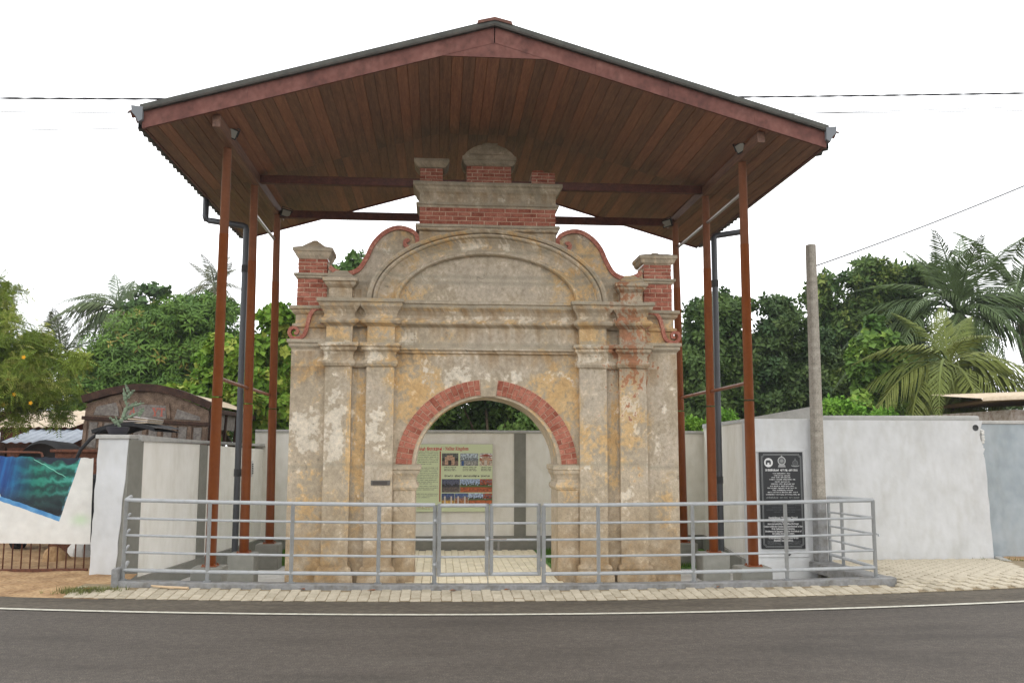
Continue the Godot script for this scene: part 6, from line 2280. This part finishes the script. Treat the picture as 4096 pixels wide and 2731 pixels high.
	# --- seen through the arch
	var w := tree("shade_tree", "dark leafy tree with a bare grey trunk seen through the arch above the rear wall", "", Vector3(0.66, -0.2, -9.0), 0.085, [[Vector3(-0.2, 2.9, -9.6), Vector3(1.2, 0.9, 0.7)], [Vector3(1.2, 2.9, -9.8), Vector3(1.2, 0.9, 0.7)], [Vector3(0.4, 3.6, -9.6), Vector3(1.9, 0.9, 0.8)], [Vector3(-0.9, 2.0, -9.9), Vector3(0.9, 0.8, 0.6)], [Vector3(0.6, 1.9, -10.2), Vector3(1.4, 0.8, 0.5)], [Vector3(2.0, 2.1, -10.0), Vector3(0.9, 0.9, 0.6)]], L.small, 4600, Color(0.034, 0.073, 0.017), Color(0.097, 0.162, 0.029), 1.15, 471, -0.1)
	w.rotation = V
	tree("shrub", "pale green bush just above the rear wall at the right of the arch opening", "", Vector3(1.15, -0.2, -5.0), 0.05, [[Vector3(1.15, 2.0, -5.0), Vector3(0.32, 0.26, 0.25)], [Vector3(0.85, 1.85, -5.0), Vector3(0.25, 0.18, 0.2)]], L.small, 300, Color(0.148, 0.274, 0.064), Color(0.215, 0.328, 0.089), 0.8, 475, 0.0, Color(0.0, 0.0, 0.0, 0.0), "leaf_soft")
	# --- right
	tree("leafy_tree", "dark tree directly right of the gateway, between the right posts", "dark trees right of the gateway", Vector3(6.7, -0.2, -12.3), 0.25, [[Vector3(6.9, 4.6, -12), Vector3(0.85, 1.1, 0.9)], [Vector3(6.2, 3.7, -12), Vector3(0.9, 0.95, 0.9)], [Vector3(7.3, 3.7, -12.2), Vector3(0.7, 1.3, 0.9)], [Vector3(6.4, 2.5, -12), Vector3(1.0, 0.9, 0.9)], [Vector3(7.3, 5.2, -12), Vector3(0.5, 0.55, 0.6)]], L.small, 4300, Color(0.047, 0.095, 0.025), Color(0.108, 0.17, 0.038), 1.15, 481, 0.14)
	tree("leafy_tree", "dark tree second from the gateway, left of the concrete pole", "dark trees right of the gateway", Vector3(8.6, -0.2, -12.2), 0.25, [[Vector3(8.6, 4.7, -12), Vector3(0.72, 1.0, 0.8)], [Vector3(8.2, 3.6, -12), Vector3(0.75, 1.2, 0.8)], [Vector3(9.2, 3.7, -12), Vector3(0.65, 1.3, 0.8)], [Vector3(8.6, 2.6, -12), Vector3(1.1, 0.9, 0.8)], [Vector3(8.75, 5.35, -12), Vector3(0.4, 0.35, 0.4)]], L.small, 4300, Color(0.042, 0.088, 0.03), Color(0.108, 0.158, 0.044), 1.15, 482, 0.14)
	tree("spreading_tree", "tall spreading tree right of the concrete pole with a yellow-green top", "", Vector3(12.4, -0.2, -15.5), 0.35, [[Vector3(11.5, 6.3, -15.2), Vector3(0.9, 0.75, 0.9)], [Vector3(12.7, 6.8, -15.2), Vector3(1.2, 0.65, 1.0)], [Vector3(13.9, 6.7, -15.2), Vector3(1.1, 0.75, 1.0)], [Vector3(11.4, 5.1, -15.2), Vector3(0.8, 0.8, 0.9)], [Vector3(13.0, 5.5, -15.4), Vector3(1.7, 0.9, 1.0)], [Vector3(11.6, 3.6, -15.2), Vector3(0.95, 1.2, 0.9)], [Vector3(13.2, 3.7, -15.4), Vector3(1.5, 1.4, 0.9)]], L.small, 7800, Color(0.042, 0.095, 0.025), Color(0.126, 0.19, 0.038), 1.3, 483, 0.2, Color(0.202, 0.253, 0.057, 0.12))
	tree("young_tree", "lighter green young tree in front of the tall spreading tree", "", Vector3(9.8, -0.2, -9.3), 0.12, [[Vector3(9.9, 4.15, -9), Vector3(0.6, 0.5, 0.5)], [Vector3(9.6, 3.4, -9), Vector3(0.55, 0.6, 0.5)], [Vector3(10.2, 3.3, -9), Vector3(0.6, 0.6, 0.5)], [Vector3(9.7, 2.5, -9), Vector3(0.7, 0.6, 0.5)]], L.broad, 900, Color(0.064, 0.138, 0.025), Color(0.151, 0.253, 0.038), 1.0, 484, 0.18, Color(0.253, 0.379, 0.064, 0.2))
	palm("tall dark coconut palm at the right with upright spear fronds", Vector3(14.5, -0.2, -13.0), Vector3(14.3, 5.5, -13.0), 1.22,
		[[20, 84, 0, 0.85], [200, 80, 0, 0.85], [90, 76, 0, 0.8], [270, 74, 0, 0.8], [150, 68, 0, 0.85], [330, 62, 0, 0.95], [175, 55, 1, 0.85], [160, 36, 1, 0.95], [185, 30, 1, 1.05], [195, 12, 1, 1.05], [205, 44, 1, 0.8], [10, 48, 1, 0.9], [350, 28, 1, 1.0], [5, 12, 1, 1.05], [330, -4, 1, 1.1], [300, -12, 2, 1.0], [240, -8, 2, 0.95], [215, -20, 2, 0.95], [25, -20, 2, 1.1], [345, -38, 2, 1.05], [270, 22, 1, 0.7], [60, 70, 0, 0.8], [120, 72, 0, 0.75], [172, 20, 1, 1.0], [320, 18, 1, 1.0], [355, 40, 1, 0.95], [255, -25, 2, 1.0], [285, -40, 2, 1.0], [195, -38, 2, 0.95], [310, -48, 2, 0.95]], Color(0.045, 0.08, 0.025), Color(0.13, 0.18, 0.06), 491)
	palm("short yellow-green coconut palm just behind the white street wall", Vector3(11.1, -0.2, -8.2), Vector3(11.05, 3.5, -8.0), 0.95,
		[[90, 80, 0, 0.7], [150, 66, 0, 0.75], [40, 62, 0, 0.75], [270, 58, 1, 0.7], [175, 42, 1, 0.9], [160, 18, 1, 1.05], [185, 6, 1, 1.1], [200, -4, 2, 1.15], [215, -16, 2, 1.1], [240, -18, 2, 1.05], [262, -2, 2, 1.0], [285, -22, 2, 1.05], [310, -8, 2, 1.05], [335, 6, 1, 1.1], [352, 24, 1, 1.0], [8, 10, 1, 1.05], [20, 40, 1, 0.85], [345, -16, 2, 1.1], [178, -26, 2, 1.05], [230, 20, 1, 0.9], [320, 28, 1, 0.85], [250, -40, 2, 1.0], [300, -42, 2, 1.0]], Color(0.1, 0.14, 0.025), Color(0.23, 0.24, 0.055), 492)
	palm("coconut palm cut off by the right edge of the view", Vector3(18.4, -0.2, -16.0), Vector3(18.15, 6.55, -16.0), 1.05, ring_fronds(19, 493), Color(0.045, 0.08, 0.028), Color(0.13, 0.17, 0.07), 493)
	tree("hedge", "low bright green bushes above the street wall right of the pole", "", Vector3(7.2, -0.2, -5.0), 0.05, [[Vector3(7.15, 2.3, -5), Vector3(0.5, 0.42, 0.35)], [Vector3(6.75, 2.1, -5), Vector3(0.35, 0.35, 0.35)], [Vector3(7.75, 2.15, -5), Vector3(0.4, 0.3, 0.35)], [Vector3(8.3, 2.05, -5), Vector3(0.35, 0.2, 0.3)]], L.small, 900, Color(0.116, 0.274, 0.025), Color(0.177, 0.328, 0.032), 0.75, 495, -0.1, Color(0.0, 0.0, 0.0, 0.0), "leaf_soft")
	tree("hedge", "low bright green bushes above the rear wall between the right posts", "", Vector3(4.3, -0.2, -5.0), 0.05, [[Vector3(4.2, 1.98, -5), Vector3(0.42, 0.25, 0.3)], [Vector3(4.7, 2.02, -5), Vector3(0.4, 0.25, 0.3)]], L.small, 420, Color(0.116, 0.274, 0.025), Color(0.177, 0.328, 0.032), 0.75, 496, -0.1, Color(0.0, 0.0, 0.0, 0.0), "leaf_soft")
	# belt of trees that closes the view low down
	for q in [[-14.0, -30.0, 5.5, 2.6, 501, "far tree at the left end of the background belt"], [-3.6, -22.0, 3.2, 2.1, 502, "far tree low behind the left side of the gateway"], [4.6, -20.0, 3.0, 2.2, 503, "far tree low behind the right side of the gateway"], [10.2, -19.0, 3.3, 2.0, 504, "far dark tree behind the concrete pole"], [15.8, -18.0, 3.2, 2.2, 505, "far dark tree behind the tall palm at the right"], [20.5, -19.0, 3.4, 2.4, 506, "far dark tree at the right end of the background belt"], [-20.0, -17.0, 4.6, 2.8, 507, "far tree outside the left edge, nearest of the belt"], [-26.0, -30.0, 6.0, 3.4, 508, "far tree outside the left edge, farthest of the belt"], [25.5, -16.0, 4.6, 2.8, 509, "far tree outside the right edge of the belt"]]:
		tree("background_tree", q[5], "far trees of the background belt", Vector3(q[0], -0.2, q[1]), 0.2, [[Vector3(q[0], q[2] * 0.6, q[1]), Vector3(q[3], q[2] * 0.55, 1.4)], [Vector3(q[0] + 1.1, q[2] * 0.45, q[1]), Vector3(q[3] * 0.7, q[2] * 0.4, 1.2)], [Vector3(q[0] - 1.2, q[2] * 0.42, q[1]), Vector3(q[3] * 0.7, q[2] * 0.42, 1.2)]], L.broad, 2000, Color(0.049, 0.095, 0.03), Color(0.13, 0.194, 0.049), 1.25, q[4], -0.05)
	# house corner at the right edge
	var h := thing("house", "corner of a small house with a scalloped tile roof at the right edge", "house", Vector3(11.3, -0.25, -5.7))
	var m := mb()
	m.box(Vector3(0, 1.3, 0), Vector3(2.6, 2.65, 3.0))
	part(h, "wall", m.done(), M.house_wall)
	m = mb()
	var fl := Vector3(-1.98, 2.77, 1.7)
	var fr := Vector3(2.2, 2.9, 4.2)
	var br := Vector3(2.6, 2.9, -1.5)
	var bl := Vector3(-1.2, 2.77, -1.5)
	m.quad(fl, fr, br, bl)
	m.quad(fl + Vector3(0, 0.03, 0), bl + Vector3(0, 0.03, 0), br + Vector3(0, 0.03, 0), fr + Vector3(0, 0.03, 0))
	part(h, "soffit", m.done(), M.house_soffit)
	m = mb(true)
	for i in 84:
		var t0 := i / 84.0
		var t1 := (i + 1) / 84.0
		var a := Vector3(0, 0.045 + 0.022 * absf(sin(i * PI / 4.0)), 0.03)
		var b := Vector3(0, 0.045 + 0.022 * absf(sin((i + 1) * PI / 4.0)), 0.03)
		m.quad(fl.lerp(fr, t0) + Vector3(0, 0.0, 0.03), fl.lerp(fr, t1) + Vector3(0, 0.0, 0.03), fl.lerp(fr, t1) + b, fl.lerp(fr, t0) + a)
		m.quad(fl.lerp(fr, t0) + a, fl.lerp(fr, t1) + b, bl.lerp(br, t1) + b + Vector3(0, 0.25, 0), bl.lerp(br, t0) + a + Vector3(0, 0.25, 0))
	part(h, "roof", m.done(), M.tan_sheet)


# ---------------------------------------------------------------- small things on the ground
func litter() -> void:
	var spots := [[-0.42, 1.97, "curled orange-brown leaf on the pavers below the railing left of the gates"], [-1.28, 1.95, "dry orange leaf against the kerb under the second railing post from the gates"], [2.45, 2.02, "pale brown leaf on the pavers below the right railing"], [-2.05, 1.9, "dark dry leaf against the kerb under the left railing"], [0.25, -3.3, "orange leaf on the path before the rear wall"], [-2.55, 0.9, "yellow-brown leaf on the concrete floor behind the left railing"], [-4.35, 1.95, "orange leaf in the grass tuft at the left end of the kerb"], [0.1, 1.96, "thin dry leaf lying along the kerb in front of the gates"]]
	for q in spots:
		var y: float = pave_y(q[0], q[1]) + 0.004
		if q[1] < 1.2:
			y = -0.095 if q[0] < -1.1 else -0.074
		if q[0] < -4.2:
			y = soil_y(q[0], q[1]) + 0.03
		var m := mb()
		var a := rng.randf() * TAU
		var d := Vector3(cos(a), 0.18, sin(a) * 0.5).normalized()
		var s := d.cross(Vector3.UP).normalized()
		leaf(m, Vector3.ZERO, d, s, rng.randf_range(0.08, 0.12), 0.045, 0.15)
		leaf(m, Vector3(0, 0.006, 0), (d + s * 0.5).normalized(), s, 0.07, 0.03, 0.2)
		var o := solo("fallen_leaf", m.done(), M.dry_leaf, q[2], "leaf", "fallen dry leaves")
		o.position = Vector3(q[0], y, q[1])
	var m := mb(true)
	var z := kerb_z(-3.4) + 0.15
	m.tube([Vector3(-3.68, pave_y(-3.6, z) + 0.03, z - 0.05), Vector3(-3.5, pave_y(-3.5, z) + 0.022, z), Vector3(-3.27, pave_y(-3.3, z) + 0.016, z + 0.03)], 0.009, 8, 0.015)
	m.tube([Vector3(-3.66, pave_y(-3.6, z) + 0.02, z - 0.04), Vector3(-3.42, pave_y(-3.4, z) + 0.012, z + 0.03)], 0.004, 6)
	solo("fallen_stick", m.done(), M.twig, "pale broken stick on the pavers near the left end of the kerb", "stick")
	for q in [[-4.3, 1.95, 240, "scrubby grass tuft where the kerb, earth and road meet at the left", 0.3, 0.12], [8.0, -0.3, 700, "patchy grass along the foot of the pale blue-grey wall", 0.8, 0.35]]:
		var t := thing("grass_patch", q[3], "grass", Vector3(q[0], 0, q[1]))
		t.set_meta("kind", "stuff")
		var where := []
		var tints := PackedColorArray()
		for i in q[2]:
			var x: float = rng.randfn() * q[4] * 0.5
			var zz: float = rng.randfn() * q[5] * 0.6
			var y: float = soil_y(q[0] + x, q[1] + zz) if q[0] < 0.0 else 0.045
			where.append(Transform3D(Basis(Vector3.UP, rng.randf() * TAU).scaled(Vector3.ONE * rng.randf_range(0.5, 1.3)), Vector3(x, y, zz)))
			tints.append(Color(0.09, 0.12, 0.03).lerp(Color(0.2, 0.2, 0.07), rng.randf()))
		many(t, "blades", L.tuft, M.blade, where, tints)
